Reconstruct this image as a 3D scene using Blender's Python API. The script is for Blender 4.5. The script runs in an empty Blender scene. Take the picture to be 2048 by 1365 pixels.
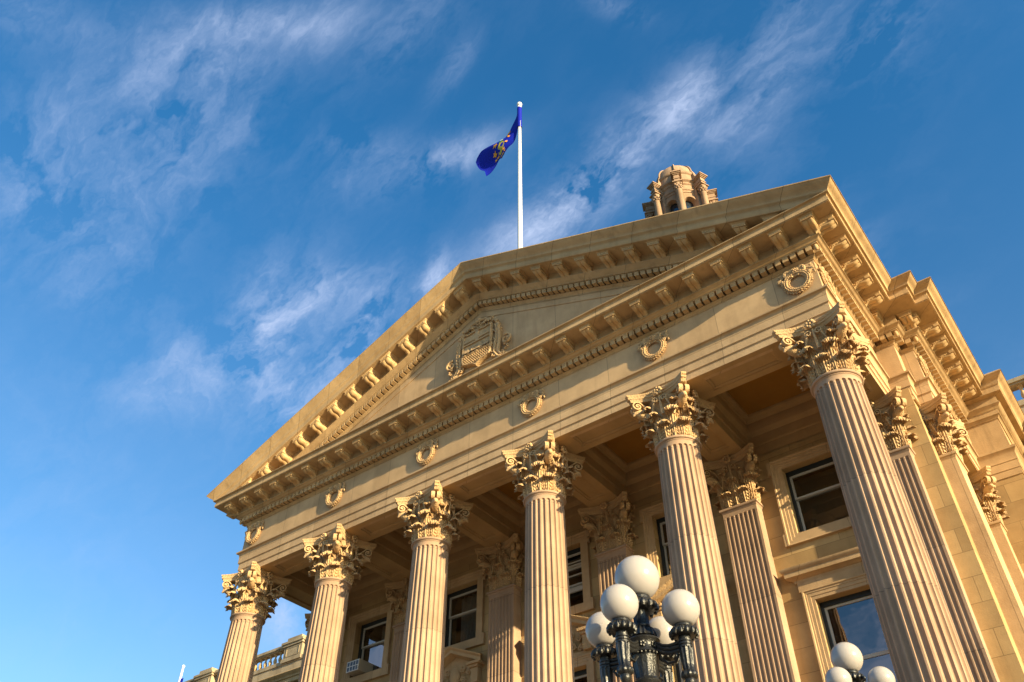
import bpy, math, random
from mathutils import Vector, Matrix
from mathutils.geometry import tessellate_polygon
pi, sin, cos, rad = math.pi, math.sin, math.cos, math.radians
random.seed(7)
SC = bpy.context.scene
COL = SC.collection

# ------------------------------------------------------------------ camera
cam_d = bpy.data.cameras.new('camera'); cam = bpy.data.objects.new('camera', cam_d); COL.objects.link(cam)
SC.camera = cam
cam_d.sensor_width = 36.0; cam_d.lens = 1692.49 / 2048 * 36.0
cam_d.clip_start = 0.05; cam_d.clip_end = 3000
cam.location = (13.0956, -15.9223, 0.0)
cam.matrix_world = Matrix.Translation((13.0956, -15.9223, 0.0)) @ Matrix.Rotation(0.654225, 4, 'Z') @ Matrix.Rotation(2.313604, 4, 'X') @ Matrix.Rotation(0.004414, 4, 'Z')

# ------------------------------------------------------------------ light
SUN_AZ, SUN_EL = rad(11.0), rad(13.0)      # sun stands to the right (+X), a little in front (-Y), low
SUN_DIR = Vector((cos(SUN_AZ) * cos(SUN_EL), -sin(SUN_AZ) * cos(SUN_EL), sin(SUN_EL)))
sl = bpy.data.lights.new('sun', 'SUN'); sl.energy = 5.0; sl.angle = rad(0.5); sl.color = (1.0, 0.80, 0.46)
so = bpy.data.objects.new('sun', sl); COL.objects.link(so)
so.rotation_euler = SUN_DIR.to_track_quat('Z', 'Y').to_euler(); so.location = (40, -20, 30)

SC.view_settings.view_transform = 'Standard'; SC.view_settings.look = 'None'
SC.view_settings.exposure = 1.35; SC.view_settings.gamma = 1.0; SC.view_settings.use_curve_mapping = False

W = bpy.data.worlds.new('World'); SC.world = W; W.use_nodes = True
def build_world():
    nt = W.node_tree; N = nt.nodes; L = nt.links; N.clear()
    out = N.new('ShaderNodeOutputWorld'); bg = N.new('ShaderNodeBackground')
    L.new(bg.outputs[0], out.inputs[0]); bg.inputs[1].default_value = 0.13
    sky = N.new('ShaderNodeTexSky'); sky.sky_type = 'NISHITA'; sky.sun_disc = False
    sky.sun_elevation = SUN_EL; sky.sun_rotation = math.atan2(SUN_DIR.x, SUN_DIR.y)
    sky.air_density = 1.0; sky.dust_density = 1.0; sky.ozone_density = 2.0
    def M(op, a, b=None, c=None, clamp=False):
        n = N.new('ShaderNodeMath'); n.operation = op; n.use_clamp = clamp
        for i, v in enumerate((a, b, c)):
            if v is None: continue
            if isinstance(v, (int, float)): n.inputs[i].default_value = v
            else: L.new(v, n.inputs[i])
        return n.outputs[0]
    def VM(op, a, b=None, s=None):
        n = N.new('ShaderNodeVectorMath'); n.operation = op
        for i, v in enumerate((a, b)):
            if v is None: continue
            if isinstance(v, (tuple, list, Vector)): n.inputs[i].default_value = tuple(v)
            else: L.new(v, n.inputs[i])
        if s is not None: n.inputs['Scale'].default_value = s
        return n
    tc = N.new('ShaderNodeTexCoord'); d = VM('NORMALIZE', tc.outputs['Generated']).outputs[0]
    tint = N.new('ShaderNodeMix'); tint.data_type = 'RGBA'; tint.blend_type = 'MULTIPLY'; tint.inputs[0].default_value = 1.0
    sz = N.new('ShaderNodeSeparateXYZ'); L.new(d, sz.inputs[0])
    zr = N.new('ShaderNodeMapRange'); zr.inputs[1].default_value = .25; zr.inputs[2].default_value = .80; L.new(sz.outputs[2], zr.inputs[0])
    tm = N.new('ShaderNodeMix'); tm.data_type = 'RGBA'; L.new(zr.outputs[0], tm.inputs[0]); tm.inputs[6].default_value = SKY_TINT_LOW; tm.inputs[7].default_value = SKY_TINT
    L.new(sky.outputs[0], tint.inputs[6]); L.new(tm.outputs[2], tint.inputs[7])
    # wispy high cloud: banks are set in directions of the sky, their texture is drawn-out fractal noise
    tot = None
    for (dx, dy, dz, ex, ey, ez, s1, s2, w) in CLOUDS:
        D = Vector((dx, dy, dz)).normalized(); E1 = Vector((ex, ey, ez)); E1 = (E1 - D * E1.dot(D)).normalized(); E2 = D.cross(E1)
        q = VM('SUBTRACT', d, D).outputs[0]
        a = VM('DOT_PRODUCT', q, E1 / s1).outputs['Value']; b = VM('DOT_PRODUCT', q, E2 / s2).outputs['Value']
        r2 = M('ADD', M('MULTIPLY', a, a), M('MULTIPLY', b, b))
        g = M('MULTIPLY', M('POWER', 2.71828, M('MULTIPLY', r2, -1.0)), w)
        tot = g if tot is None else M('ADD', tot, g)
    # coordinates stretched along the wind
    wd = Vector(CLOUD_WIND[0]).normalized(); w2 = Vector(CLOUD_WIND[1]); w2 = (w2 - wd * w2.dot(wd)).normalized(); w3 = wd.cross(w2)
    ca = VM('DOT_PRODUCT', d, wd * 3.2).outputs['Value']; cb = VM('DOT_PRODUCT', d, w2 * 6.5).outputs['Value']; cc = VM('DOT_PRODUCT', d, w3 * 6.5).outputs['Value']
    cmb = N.new('ShaderNodeCombineXYZ')
    for i, v in enumerate((ca, cb, cc)): L.new(v, cmb.inputs[i])
    n1 = N.new('ShaderNodeTexNoise'); n1.inputs['Scale'].default_value = 1.6; n1.inputs['Detail'].default_value = 5; n1.inputs['Roughness'].default_value = .6
    L.new(cmb.outputs[0], n1.inputs['Vector'])
    warp = VM('ADD', cmb.outputs[0], VM('SCALE', VM('SUBTRACT', n1.outputs['Color'], (.5, .5, .5)).outputs[0], None, 1.0).outputs[0]).outputs[0]
    n2 = N.new('ShaderNodeTexNoise'); n2.inputs['Scale'].default_value = 1.5; n2.inputs['Detail'].default_value = 8; n2.inputs['Roughness'].default_value = .58; n2.inputs['Distortion'].default_value = .35
    L.new(warp, n2.inputs['Vector'])
    n3 = N.new('ShaderNodeTexNoise'); n3.inputs['Scale'].default_value = .55; n3.inputs['Detail'].default_value = 4
    L.new(cmb.outputs[0], n3.inputs['Vector'])
    cb2 = N.new('ShaderNodeCombineXYZ'); L.new(M('MULTIPLY', ca, .9), cb2.inputs[0]); L.new(M('MULTIPLY', cb, 3.4), cb2.inputs[1]); L.new(M('MULTIPLY', cc, 3.4), cb2.inputs[2])
    w2_ = VM('ADD', cb2.outputs[0], VM('SCALE', VM('SUBTRACT', n1.outputs['Color'], (.5, .5, .5)).outputs[0], None, 2.6).outputs[0]).outputs[0]
    n4 = N.new('ShaderNodeTexNoise'); n4.inputs['Scale'].default_value = 1.3; n4.inputs['Detail'].default_value = 7; n4.inputs['Roughness'].default_value = .66; L.new(w2_, n4.inputs['Vector'])
    fib = M('ADD', M('MULTIPLY', M('SUBTRACT', n4.outputs['Fac'], .36, None, True), 2.2), .62)
    base = M('ADD', tot, M('MULTIPLY', M('SUBTRACT', n3.outputs['Fac'], .42, None, True), .32))
    dens = M('MULTIPLY', base, M('MULTIPLY', M('SUBTRACT', n2.outputs['Fac'], .40, None, True), 4.4))
    fac = M('MINIMUM', M('MULTIPLY', dens, fib, None, True), .80)
    mix = N.new('ShaderNodeMix'); mix.data_type = 'RGBA'; L.new(fac, mix.inputs[0]); L.new(tint.outputs[2], mix.inputs[6]); mix.inputs[7].default_value = CLOUD_COL
    L.new(mix.outputs[2], bg.inputs[0])
SKY_TINT = (0.17, 0.60, 0.84, 1)        # high in the sky
SKY_TINT_LOW = (0.58, 0.72, 0.80, 1)    # nearer the horizon
CLOUD_COL = (1.95, 2.3, 3.15, 1)
CLOUDS = []        # filled below: directions of the cloud banks
CLOUD_WIND = ((-0.2, 0.3, 0.9), (1, 0, 0))
#@@CB
CLOUDS = [
    (-0.3649, 0.5288, 0.7663, 0.9405, 0.1143, 0.3201, 0.075, 0.0298, 0.8),
    (-0.259, 0.5307, 0.807, 0.9427, -0.094, 0.3202, 0.0714, 0.0303, 0.78),
    (-0.1587, 0.5267, 0.8351, 0.8964, -0.2964, 0.3294, 0.0466, 0.0284, 0.68),
    (-0.0529, 0.539, 0.8407, 0.8579, -0.4271, 0.2857, 0.0708, 0.0361, 0.42),
    (0.0314, 0.5642, 0.8251, 0.6637, -0.6423, 0.3833, 0.0506, 0.0458, 0.3),
    (-0.124, 0.5756, 0.8083, 0.9816, -0.0831, 0.172, 0.061, 0.0377, 0.14),
    (-0.419, 0.4085, 0.8109, 0.9055, 0.3356, 0.2598, 0.0633, 0.0182, 0.6),
    (-0.4778, 0.3597, 0.8014, 0.8243, 0.5227, 0.2176, 0.0628, 0.0334, 0.25),
    (-0.4844, 0.3288, 0.8107, 0.615, 0.7881, 0.0273, 0.0333, 0.0166, 0.2),
    (-0.6349, 0.3934, 0.665, 0.7109, -0.1186, 0.6932, 0.074, 0.0428, 0.6),
    (-0.5751, 0.4137, 0.7058, 0.8105, 0.4633, 0.3584, 0.0429, 0.0171, 0.5),
    (-0.6606, 0.3925, 0.64, -0.3185, 0.5919, -0.7404, 0.0623, 0.0319, 0.4),
    (-0.5723, 0.465, 0.6754, -0.6835, 0.133, -0.7178, 0.0635, 0.0219, 0.8),
    (-0.6409, 0.4643, 0.6113, -0.6851, -0.0618, -0.7259, 0.0667, 0.036, 0.66),
    (-0.4948, 0.4865, 0.72, 0.7712, -0.1626, 0.6154, 0.0352, 0.0149, 0.95),
    (-0.7062, 0.3528, 0.6139, 0.4602, 0.8874, -0.0284, 0.0588, 0.0325, 0.32),
    (-0.7383, 0.3488, 0.5773, 0.4898, 0.8703, 0.0509, 0.0574, 0.0206, 0.25),
    (-0.4845, 0.1725, 0.8576, 0.75, 0.6044, 0.2688, 0.0574, 0.0178, 0.5),
    (-0.5396, 0.1597, 0.8266, 0.4826, 0.8688, 0.1112, 0.0595, 0.0266, 0.3),
    (-0.4363, 0.2248, 0.8713, 0.9014, 0.2372, 0.3622, 0.0487, 0.0256, 0.35),
    (-0.3645, 0.2884, 0.8854, 0.9424, 0.0904, 0.3219, 0.0648, 0.0267, 0.22),
    (-0.3497, 0.3487, 0.8696, 0.8948, -0.1816, 0.4078, 0.0433, 0.014, 0.25),
    (-0.7046, 0.1391, 0.6959, 0.3063, 0.9505, 0.0529, 0.0935, 0.0564, 0.34),
    (-0.7402, 0.2053, 0.6403, 0.362, 0.9288, 0.0797, 0.0524, 0.0265, 0.24),
    (-0.6065, 0.1616, 0.7785, 0.7668, 0.4855, 0.4199, 0.1195, 0.0738, 0.34),
    (-0.6129, 0.0258, 0.7897, 0.3876, 0.8901, 0.2397, 0.0507, 0.0246, 0.25),
    (-0.683, 0.0763, 0.7264, -0.4629, 0.7038, -0.5389, 0.0432, 0.0443, 0.16),
    (-0.736, 0.5478, 0.3978, 0.4897, -0.0126, 0.8718, 0.0408, 0.0277, 0.8),
    (-0.1761, 0.4118, 0.8941, 0.6483, 0.7264, -0.2283, 0.0382, 0.013, 0.35),
    (-0.7057, 0.2106, 0.6765, 0.2146, 0.9691, -0.1216, 0.0592, 0.0266, 0.12),
    (-0.0666, 0.724, 0.6866, 0.2966, 0.6487, -0.7008, 0.0626, 0.0263, 0.08),
    (-0.6202, 0.2105, 0.7557, 0.7482, -0.2207, 0.6257, 0.0752, 0.0471, 0.2)]
CLOUD_WIND = ((0.951, -0.057, 0.304), (-0.339, 0.514, 0.788))
#@@CE
CLOUDS += [(-.234, -.89, .391, .97, -.15, .19, .30, .045, 1.2), (-.20, -.90, .33, .97, -.1, .1, .35, .05, 1.1), (-.28, -.87, .45, .97, -.15, .19, .3, .03, .5), (-.669, -.637, .383, .7, -.7, 0, .2, .12, 1.0)]
build_world()

# ------------------------------------------------------------------ materials
def newmat(name):
    m = bpy.data.materials.new(name); m.use_nodes = True
    nt = m.node_tree; return m, nt.nodes, nt.links, nt.nodes['Principled BSDF']
def stone(name, col, var=0.18, rough=0.85, bump=0.25, joints=None, stain=0.25, scale=1.0, blocks=0.0, carve=False):
    m, N, L, P = newmat(name)
    tc = N.new('ShaderNodeTexCoord'); geo = N.new('ShaderNodeNewGeometry')
    n = N.new('ShaderNodeTexNoise'); n.inputs['Scale'].default_value = 1.3 * scale; n.inputs['Detail'].default_value = 8; n.inputs['Roughness'].default_value = .62
    L.new(geo.outputs['Position'], n.inputs['Vector'])
    r = N.new('ShaderNodeValToRGB'); c = col
    r.color_ramp.elements[0].position = .3; r.color_ramp.elements[0].color = (c[0] * (1 - var), c[1] * (1 - var * 1.15), c[2] * (1 - var * 1.3), 1)
    r.color_ramp.elements[1].position = .72; r.color_ramp.elements[1].color = (c[0] * (1 + var), c[1] * (1 + var), c[2] * (1 + var * 1.1), 1)
    L.new(n.outputs['Fac'], r.inputs[0]); cur = r.outputs[0]
    # vertical streaks of weathering
    mp = N.new('ShaderNodeMapping'); mp.inputs['Scale'].default_value = (3.5, 3.5, .35); L.new(geo.outputs['Position'], mp.inputs['Vector'])
    n2 = N.new('ShaderNodeTexNoise'); n2.inputs['Scale'].default_value = 1.0; n2.inputs['Detail'].default_value = 6; n2.inputs['Roughness'].default_value = .65; L.new(mp.outputs[0], n2.inputs['Vector'])
    mr = N.new('ShaderNodeMapRange'); mr.inputs[1].default_value = .52; mr.inputs[2].default_value = .78; mr.inputs[3].default_value = 0; mr.inputs[4].default_value = stain; L.new(n2.outputs['Fac'], mr.inputs[0])
    mx = N.new('ShaderNodeMix'); mx.data_type = 'RGBA'; L.new(mr.outputs[0], mx.inputs[0]); L.new(cur, mx.inputs[6]); mx.inputs[7].default_value = (c[0] * .5, c[1] * .47, c[2] * .45, 1); cur = mx.outputs[2]
    n3 = N.new('ShaderNodeTexNoise'); n3.inputs['Scale'].default_value = 38; n3.inputs['Detail'].default_value = 4; L.new(geo.outputs['Position'], n3.inputs['Vector'])
    hsum = n3.outputs['Fac']
    if joints:
        bw, bh, mort, jd = joints
        sp = N.new('ShaderNodeSeparateXYZ'); L.new(geo.outputs['Position'], sp.inputs[0])
        ad = N.new('ShaderNodeMath'); ad.operation = 'ADD'; L.new(sp.outputs[0], ad.inputs[0]); L.new(sp.outputs[1], ad.inputs[1])
        cb = N.new('ShaderNodeCombineXYZ'); L.new(ad.outputs[0], cb.inputs[0]); L.new(sp.outputs[2], cb.inputs[1])
        br = N.new('ShaderNodeTexBrick'); br.inputs['Scale'].default_value = 1; br.inputs['Brick Width'].default_value = bw; br.inputs['Row Height'].default_value = bh
        br.inputs['Mortar Size'].default_value = mort; br.inputs['Mortar Smooth'].default_value = .1; br.inputs['Bias'].default_value = 0
        br.inputs['Color1'].default_value = (1, 1, 1, 1); br.inputs['Color2'].default_value = (1 - blocks, 1 - blocks * 1.1, 1 - blocks * 1.2, 1); br.inputs['Mortar'].default_value = (jd, jd, jd, 1)
        L.new(cb.outputs[0], br.inputs['Vector'])
        mm = N.new('ShaderNodeMix'); mm.data_type = 'RGBA'; mm.blend_type = 'MULTIPLY'; mm.inputs[0].default_value = 1; L.new(cur, mm.inputs[6]); L.new(br.outputs['Color'], mm.inputs[7]); cur = mm.outputs[2]
    L.new(cur, P.inputs['Base Color']); P.inputs['Roughness'].default_value = rough
    P.inputs['Specular IOR Level'].default_value = .25
    bp = N.new('ShaderNodeBump'); bp.inputs['Strength'].default_value = bump; bp.inputs['Distance'].default_value = .012
    add = N.new('ShaderNodeMath'); add.operation = 'ADD'; L.new(n3.outputs['Fac'], add.inputs[0]); L.new(n.outputs['Fac'], add.inputs[1]); L.new(add.outputs[0], bp.inputs['Height'])
    last = bp
    if carve:                                               # drilled and undercut foliage carving
        vo = N.new('ShaderNodeTexVoronoi'); vo.inputs['Scale'].default_value = 24; L.new(geo.outputs['Position'], vo.inputs['Vector'])
        b2 = N.new('ShaderNodeBump'); b2.inputs['Strength'].default_value = .4; b2.inputs['Distance'].default_value = .03; b2.invert = True
        L.new(vo.outputs['Distance'], b2.inputs['Height']); L.new(bp.outputs[0], b2.inputs['Normal']); last = b2
    L.new(last.outputs[0], P.inputs['Normal'])
    return m
WEATH = stone('sandstone_weathered', (.36, .29, .19), var=.3, stain=.8)
STONE = stone('sandstone_entablature', (.49, .337, .188), joints=(1.62, 60, .009, .55), blocks=.16, stain=.4, bump=.45)
CORN = stone('sandstone_cornice', (.47, .322, .168), joints=(1.37, 60, .010, .5), blocks=.18, stain=.7, bump=.45)
CARVE = stone('sandstone_carved', (.47, .315, .165), var=.15, stain=.15, bump=.4, carve=True)
BRACK = stone('sandstone_bracket', (.49, .33, .165), var=.15, stain=.3)
SHAFT = stone('sandstone_column', (.375, .255, .172), var=.16, stain=.25, joints=(90, 2.35, .010, .6), blocks=.12)
WALL = stone('sandstone_wall_blocks', (.455, .31, .145), joints=(1.25, .58, .008, .55), blocks=.30, stain=.3)
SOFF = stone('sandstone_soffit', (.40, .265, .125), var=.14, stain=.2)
CEIL = stone('bounce_tinted_ceiling', (.30, .15, .028), var=.08, stain=.1, bump=.1)  # warm bounce light is put into the ceiling colour
LANT = stone('sandstone_lantern', (.315, .212, .14), var=.22, stain=.6)
def simple(name, col, rough=.5, metal=0, bump=0, bs=20, spec=.5, coat=0):
    m, N, L, P = newmat(name); P.inputs['Base Color'].default_value = (*col, 1); P.inputs['Roughness'].default_value = rough; P.inputs['Metallic'].default_value = metal
    P.inputs['Specular IOR Level'].default_value = spec; P.inputs['Coat Weight'].default_value = coat
    n = N.new('ShaderNodeTexNoise'); n.inputs['Scale'].default_value = bs; n.inputs['Detail'].default_value = 5
    geo = N.new('ShaderNodeNewGeometry'); L.new(geo.outputs['Position'], n.inputs['Vector'])
    mx = N.new('ShaderNodeMix'); mx.data_type = 'RGBA'; mx.inputs[6].default_value = tuple(c * .88 for c in col) + (1,); mx.inputs[7].default_value = tuple(min(1, c * 1.1) for c in col) + (1,)
    L.new(n.outputs['Fac'], mx.inputs[0]); L.new(mx.outputs[2], P.inputs['Base Color'])
    if bump:
        b = N.new('ShaderNodeBump'); b.inputs['Strength'].default_value = bump; b.inputs['Distance'].default_value = .01; L.new(n.outputs['Fac'], b.inputs['Height']); L.new(b.outputs[0], P.inputs['Normal'])
    return m
IRON = simple('black_painted_iron', (.012, .012, .012), .36, 0, .5, 60, .4, .1)
SASH = simple('off_white_sash_paint', (.46, .42, .36), .5, 0, .05)
DARKF = simple('black_window_frame', (.010, .013, .014), .5)
WHITEM = simple('white_painted_pole', (.66, .67, .70), .3)
ROOM = simple('dark_room_interior', (.035, .025, .018), .9)
CURT = simple('sheer_grey_curtain', (.30, .28, .25), .9)
ACM = simple('grey_beige_casing', (.40, .35, .28), .6); ACW = simple('white_grille_bars', (.75, .75, .75), .5); ACD = simple('blue_grey_grille_gap', (.05, .08, .14), .4)
ROOF = simple('dark_copper_roof', (.14, .15, .12), .6)
BLUE = simple('dark_blue_flag_cloth', (.002, .009, .30), .7, 0, .15, 30, .2)
GOLD = simple('gold_flag_print', (.75, .33, .03), .7, 0, 0, 20, .2); YEL = simple('yellow_green_flag_print', (.42, .36, .05), .7, 0, 0, 20, .2)
GREEN = simple('green_flag_print', (.02, .16, .08), .7, 0, 0, 20, .2); WHT = simple('white_flag_print', (.6, .6, .65), .7, 0, 0, 20, .2)
def glassmat():
    m, N, L, P = newmat('window_glass'); N.remove(P); out = N['Material Output']
    g = N.new('ShaderNodeBsdfGlossy'); g.inputs['Roughness'].default_value = .015; g.inputs['Color'].default_value = (.95, .97, 1, 1)
    t = N.new('ShaderNodeBsdfTransparent'); t.inputs['Color'].default_value = (.75, .8, .78, 1)
    f = N.new('ShaderNodeFresnel'); f.inputs['IOR'].default_value = 1.6
    a = N.new('ShaderNodeMath'); a.operation = 'MULTIPLY_ADD'; a.inputs[1].default_value = 2.2; a.inputs[2].default_value = .07; L.new(f.outputs[0], a.inputs[0])
    n = N.new('ShaderNodeTexNoise'); n.inputs['Scale'].default_value = 1.2; b = N.new('ShaderNodeBump'); b.inputs['Strength'].default_value = .06; b.inputs['Distance'].default_value = .05
    ge = N.new('ShaderNodeNewGeometry'); L.new(ge.outputs['Position'], n.inputs['Vector']); L.new(n.outputs['Fac'], b.inputs['Height']); L.new(b.outputs[0], g.inputs['Normal'])
    mx = N.new('ShaderNodeMixShader'); L.new(a.outputs[0], mx.inputs[0]); L.new(t.outputs[0], mx.inputs[1]); L.new(g.outputs[0], mx.inputs[2]); L.new(mx.outputs[0], out.inputs[0])
    return m
GLASS = glassmat()
def globemat():
    m, N, L, P = newmat('opal_glass_globe'); P.inputs['Base Color'].default_value = (.34, .315, .305, 1); P.inputs['Roughness'].default_value = .2
    P.inputs['Subsurface Weight'].default_value = .25; P.inputs['Subsurface Radius'].default_value = (.12, .09, .07); P.inputs['Subsurface Scale'].default_value = .6; P.inputs['Specular IOR Level'].default_value = .35
    return m
GLOBE = globemat()
PLAZA = stone('pale_paving', (.28, .24, .20), joints=(1.2, 1.2, .01, .7), stain=.2)

# ------------------------------------------------------------------ mesh helpers
class MB:
    def __init__(s): s.v = []; s.f = []; s.m = []; s.mi = 0
    def add(s, v, f, M=None):
        o = len(s.v)
        s.v += [tuple(M @ Vector(p)) for p in v] if M is not None else [tuple(p) for p in v]
        s.f += [tuple(i + o for i in q) for q in f]; s.m += [s.mi] * len(f)
    def box(s, a, b, M=None):
        x0, y0, z0 = a; x1, y1, z1 = b
        s.add([(x0, y0, z0), (x1, y0, z0), (x1, y1, z0), (x0, y1, z0), (x0, y0, z1), (x1, y0, z1), (x1, y1, z1), (x0, y1, z1)],
              [(0, 3, 2, 1), (4, 5, 6, 7), (0, 1, 5, 4), (1, 2, 6, 5), (2, 3, 7, 6), (3, 0, 4, 7)], M)
    def grid(s, rows, wrap=False, M=None, cap=False):
        n = len(rows[0]); v = [p for r in rows for p in r]; f = []
        for i in range(len(rows) - 1):
            for j in range(n if wrap else n - 1):
                k = (j + 1) % n; f.append((i * n + j, i * n + k, (i + 1) * n + k, (i + 1) * n + j))
        if cap: f.append(tuple(range(n - 1, -1, -1))); f.append(tuple((len(rows) - 1) * n + j for j in range(n)))
        s.add(v, f, M)
    def lathe(s, prof, n=32, M=None, cap=True, mod=None):
        rows = []
        for r, z in prof:
            rows.append([((r + (mod(2 * pi * j / n, r, z) if mod else 0)) * cos(2 * pi * j / n), (r + (mod(2 * pi * j / n, r, z) if mod else 0)) * sin(2 * pi * j / n), z) for j in range(n)])
        s.grid(rows, True, M, cap)
    def prism(s, poly, d0, d1, axis='Y', M=None):
        def P(a, b, d): return (a, d, b) if axis == 'Y' else ((d, a, b) if axis == 'X' else (a, b, d))
        n = len(poly); v = [P(a, b, d0) for a, b in poly] + [P(a, b, d1) for a, b in poly]
        f = [tuple(range(n - 1, -1, -1)), tuple(range(n, 2 * n))] + [(i, (i + 1) % n, n + (i + 1) % n, n + i) for i in range(n)]
        s.add(v, f, M)
    def tube(s, pts, r, n=8, M=None, cap=True):
        pts = [Vector(p) for p in pts]; rows = []; up = None
        for i, p in enumerate(pts):
            t = (pts[min(i + 1, len(pts) - 1)] - pts[max(i - 1, 0)]).normalized()
            if up is None: up = t.orthogonal().normalized()
            up = (up - t * up.dot(t)).normalized(); b = t.cross(up)
            rr = r[i] if isinstance(r, (list, tuple)) else r
            rows.append([p + (up * cos(2 * pi * j / n) + b * sin(2 * pi * j / n)) * rr for j in range(n)])
        s.grid(rows, True, M, cap)
    def ellipsoid(s, c, r, n=8, m=6, M=None, R=None):
        c = Vector(c); rows = []
        for i in range(1, m):
            a = -pi / 2 + pi * i / m
            row = []
            for j in range(n):
                q = Vector((r[0] * cos(a) * cos(2 * pi * j / n), r[1] * cos(a) * sin(2 * pi * j / n), r[2] * sin(a)))
                row.append(c + (R @ q if R else q))
            rows.append(row)
        s.grid(rows, True, M, True)
    def build(s, name, mat, parent=None, ang=38, loc=None, kind=None):
        me = bpy.data.meshes.new(name); me.from_pydata(s.v, [], s.f); me.validate(clean_customdata=False)
        mats = mat if isinstance(mat, (list, tuple)) else [mat]
        for q in mats: me.materials.append(q)
        if len(mats) > 1 and len(me.polygons) == len(s.m): me.polygons.foreach_set('material_index', s.m)
        import bmesh
        bm = bmesh.new(); bm.from_mesh(me); bmesh.ops.recalc_face_normals(bm, faces=bm.faces); bm.to_mesh(me); bm.free()
        me.shade_smooth(); me.set_sharp_from_angle(angle=rad(ang))
        o = bpy.data.objects.new(name, me); COL.objects.link(o)
        if parent: o.parent = parent
        if loc: o.location = loc
        if kind: o['kind'] = kind
        return o
def tag(o, label, cat, group=None):
    o['label'] = label; o['category'] = cat
    if group: o['group'] = group
def empty(name, loc=(0, 0, 0)):
    o = bpy.data.objects.new(name, None); COL.objects.link(o); o.location = loc; o.empty_display_size = .2; return o
def clone(o, parent, loc=None, rotz=None):
    c = o.copy(); COL.objects.link(c); c.parent = parent
    if loc is not None: c.location = loc
    if rotz is not None: c.rotation_euler = (0, 0, rotz)
    for ch in o.children: clone(ch, c)
    return c
def sweep(mb, path, prof, closed=False):
    """prof (o, z): o metres to the right-hand side of the path"""
    n = len(path); P = [Vector(p) for p in path]; mit = []
    for i in range(n):
        def nr(a, b): d = (b - a).normalized(); return Vector((d.y, -d.x))
        if closed or 0 < i < n - 1:
            n1 = nr(P[i - 1], P[i]); n2 = nr(P[i], P[(i + 1) % n]); mit.append((n1 + n2) / (1 + n1.dot(n2)))
        elif i == 0: mit.append(nr(P[0], P[1]))
        else: mit.append(nr(P[-2], P[-1]))
    rows = [[(P[i].x + mit[i].x * o, P[i].y + mit[i].y * o, z) for i in range(n)] for o, z in prof]
    mb.grid(rows, closed)
def arc2(cx, cz, r, a0, a1, n): return [(cx + r * cos(rad(a0 + (a1 - a0) * i / n)), cz + r * sin(rad(a0 + (a1 - a0) * i / n))) for i in range(n + 1)]
def mirror_path(p): return p

# ================================================================== SETTING
g = MB(); rows = []
for i in range(9):
    rows.append([(-1500 + 3000 * j / 8, -1500 + 3000 * i / 8, -1.60) for j in range(9)])
g.grid(rows); ground = g.build('ground', simple('grass_lawn', (.07, .085, .03), .95, 0, .4, 3)); ground['kind'] = 'structure'
g = MB(); g.box((-40, -60, -1.7), (45, -4.6, -1.58)); pl = g.build('paved_plaza', PLAZA); pl['kind'] = 'structure'

# ================================================================== BUILDING
B = empty('legislature_building', (0, 0, -1.6))
tag(B, 'golden sandstone neoclassical building with six fluted Corinthian columns, pediment and domed lantern', 'building')
BP = B
def part(o):                       # keep world coordinates while B stands at the ground
    o.parent = B; o.location = Vector(o.location) - Vector(B.location); return o

ZA = 13.51      # underside of the architrave
# front and side line of the entablature's wall face
RP = [(10.5, -.5), (10.5, 3.73), (11.0, 3.73), (11.0, 4.28), (11.35, 4.28), (11.35, 8.85)]
FULL = [(-x, y) for x, y in reversed(RP)] + RP
arch_prof = [(-.30, ZA + .002), (-.04, ZA + .002), (-.04, ZA + .19), (-.02, ZA + .205), (-.02, ZA + .215), (-.005, ZA + .215), (-.005, ZA + .44), (.015, ZA + .455), (.015, ZA + .465), (.03, ZA + .465), (.03, ZA + .68),
             (.035, ZA + .685), (.04, ZA + .76), (.055, ZA + .795), (.085, ZA + .818), (.12, ZA + .822), (.125, ZA + .83), (.125, 14.386), (.10, 14.40), (0, 14.41)]
mb = MB(); sweep(mb, FULL, arch_prof); part(mb.build('architrave', STONE))
mb = MB(); sweep(mb, FULL, [(0, 14.38), (0, 15.46)]); frieze = part(mb.build('frieze', STONE))

cyma = [(.94, 16.108), (.94, 16.215), (.925, 16.218), (.925, 16.285), (.935, 16.302), (.965, 16.318), (1.0, 16.322), (1.007, 16.33), (1.007, 16.347)]
bed = [(-.02, 15.42), (.02, 15.42), (.02, 15.448), (.035, 15.46), (.06, 15.475), (.09, 15.50), (.09, 15.505), (.03, 15.515), (.03, 15.665), (.26, 15.665), (.26, 15.69), (.275, 15.70), (.30, 15.71), (.335, 15.735), (.37, 15.765), (.40, 15.775), (.40, 15.80), (.34, 15.81), (.34, 16.07), (.36, 16.075), (.36, 16.085), (.92, 16.085), (.92, 16.108)]
side_cyma = [(1.007, 16.352), (1.012, 16.375), (1.03, 16.40), (1.065, 16.425), (1.11, 16.45), (1.15, 16.475), (1.178, 16.505), (1.19, 16.52), (1.206, 16.52), (1.206, 16.554), (1.15, 16.60), (.2, 16.75)]
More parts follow.
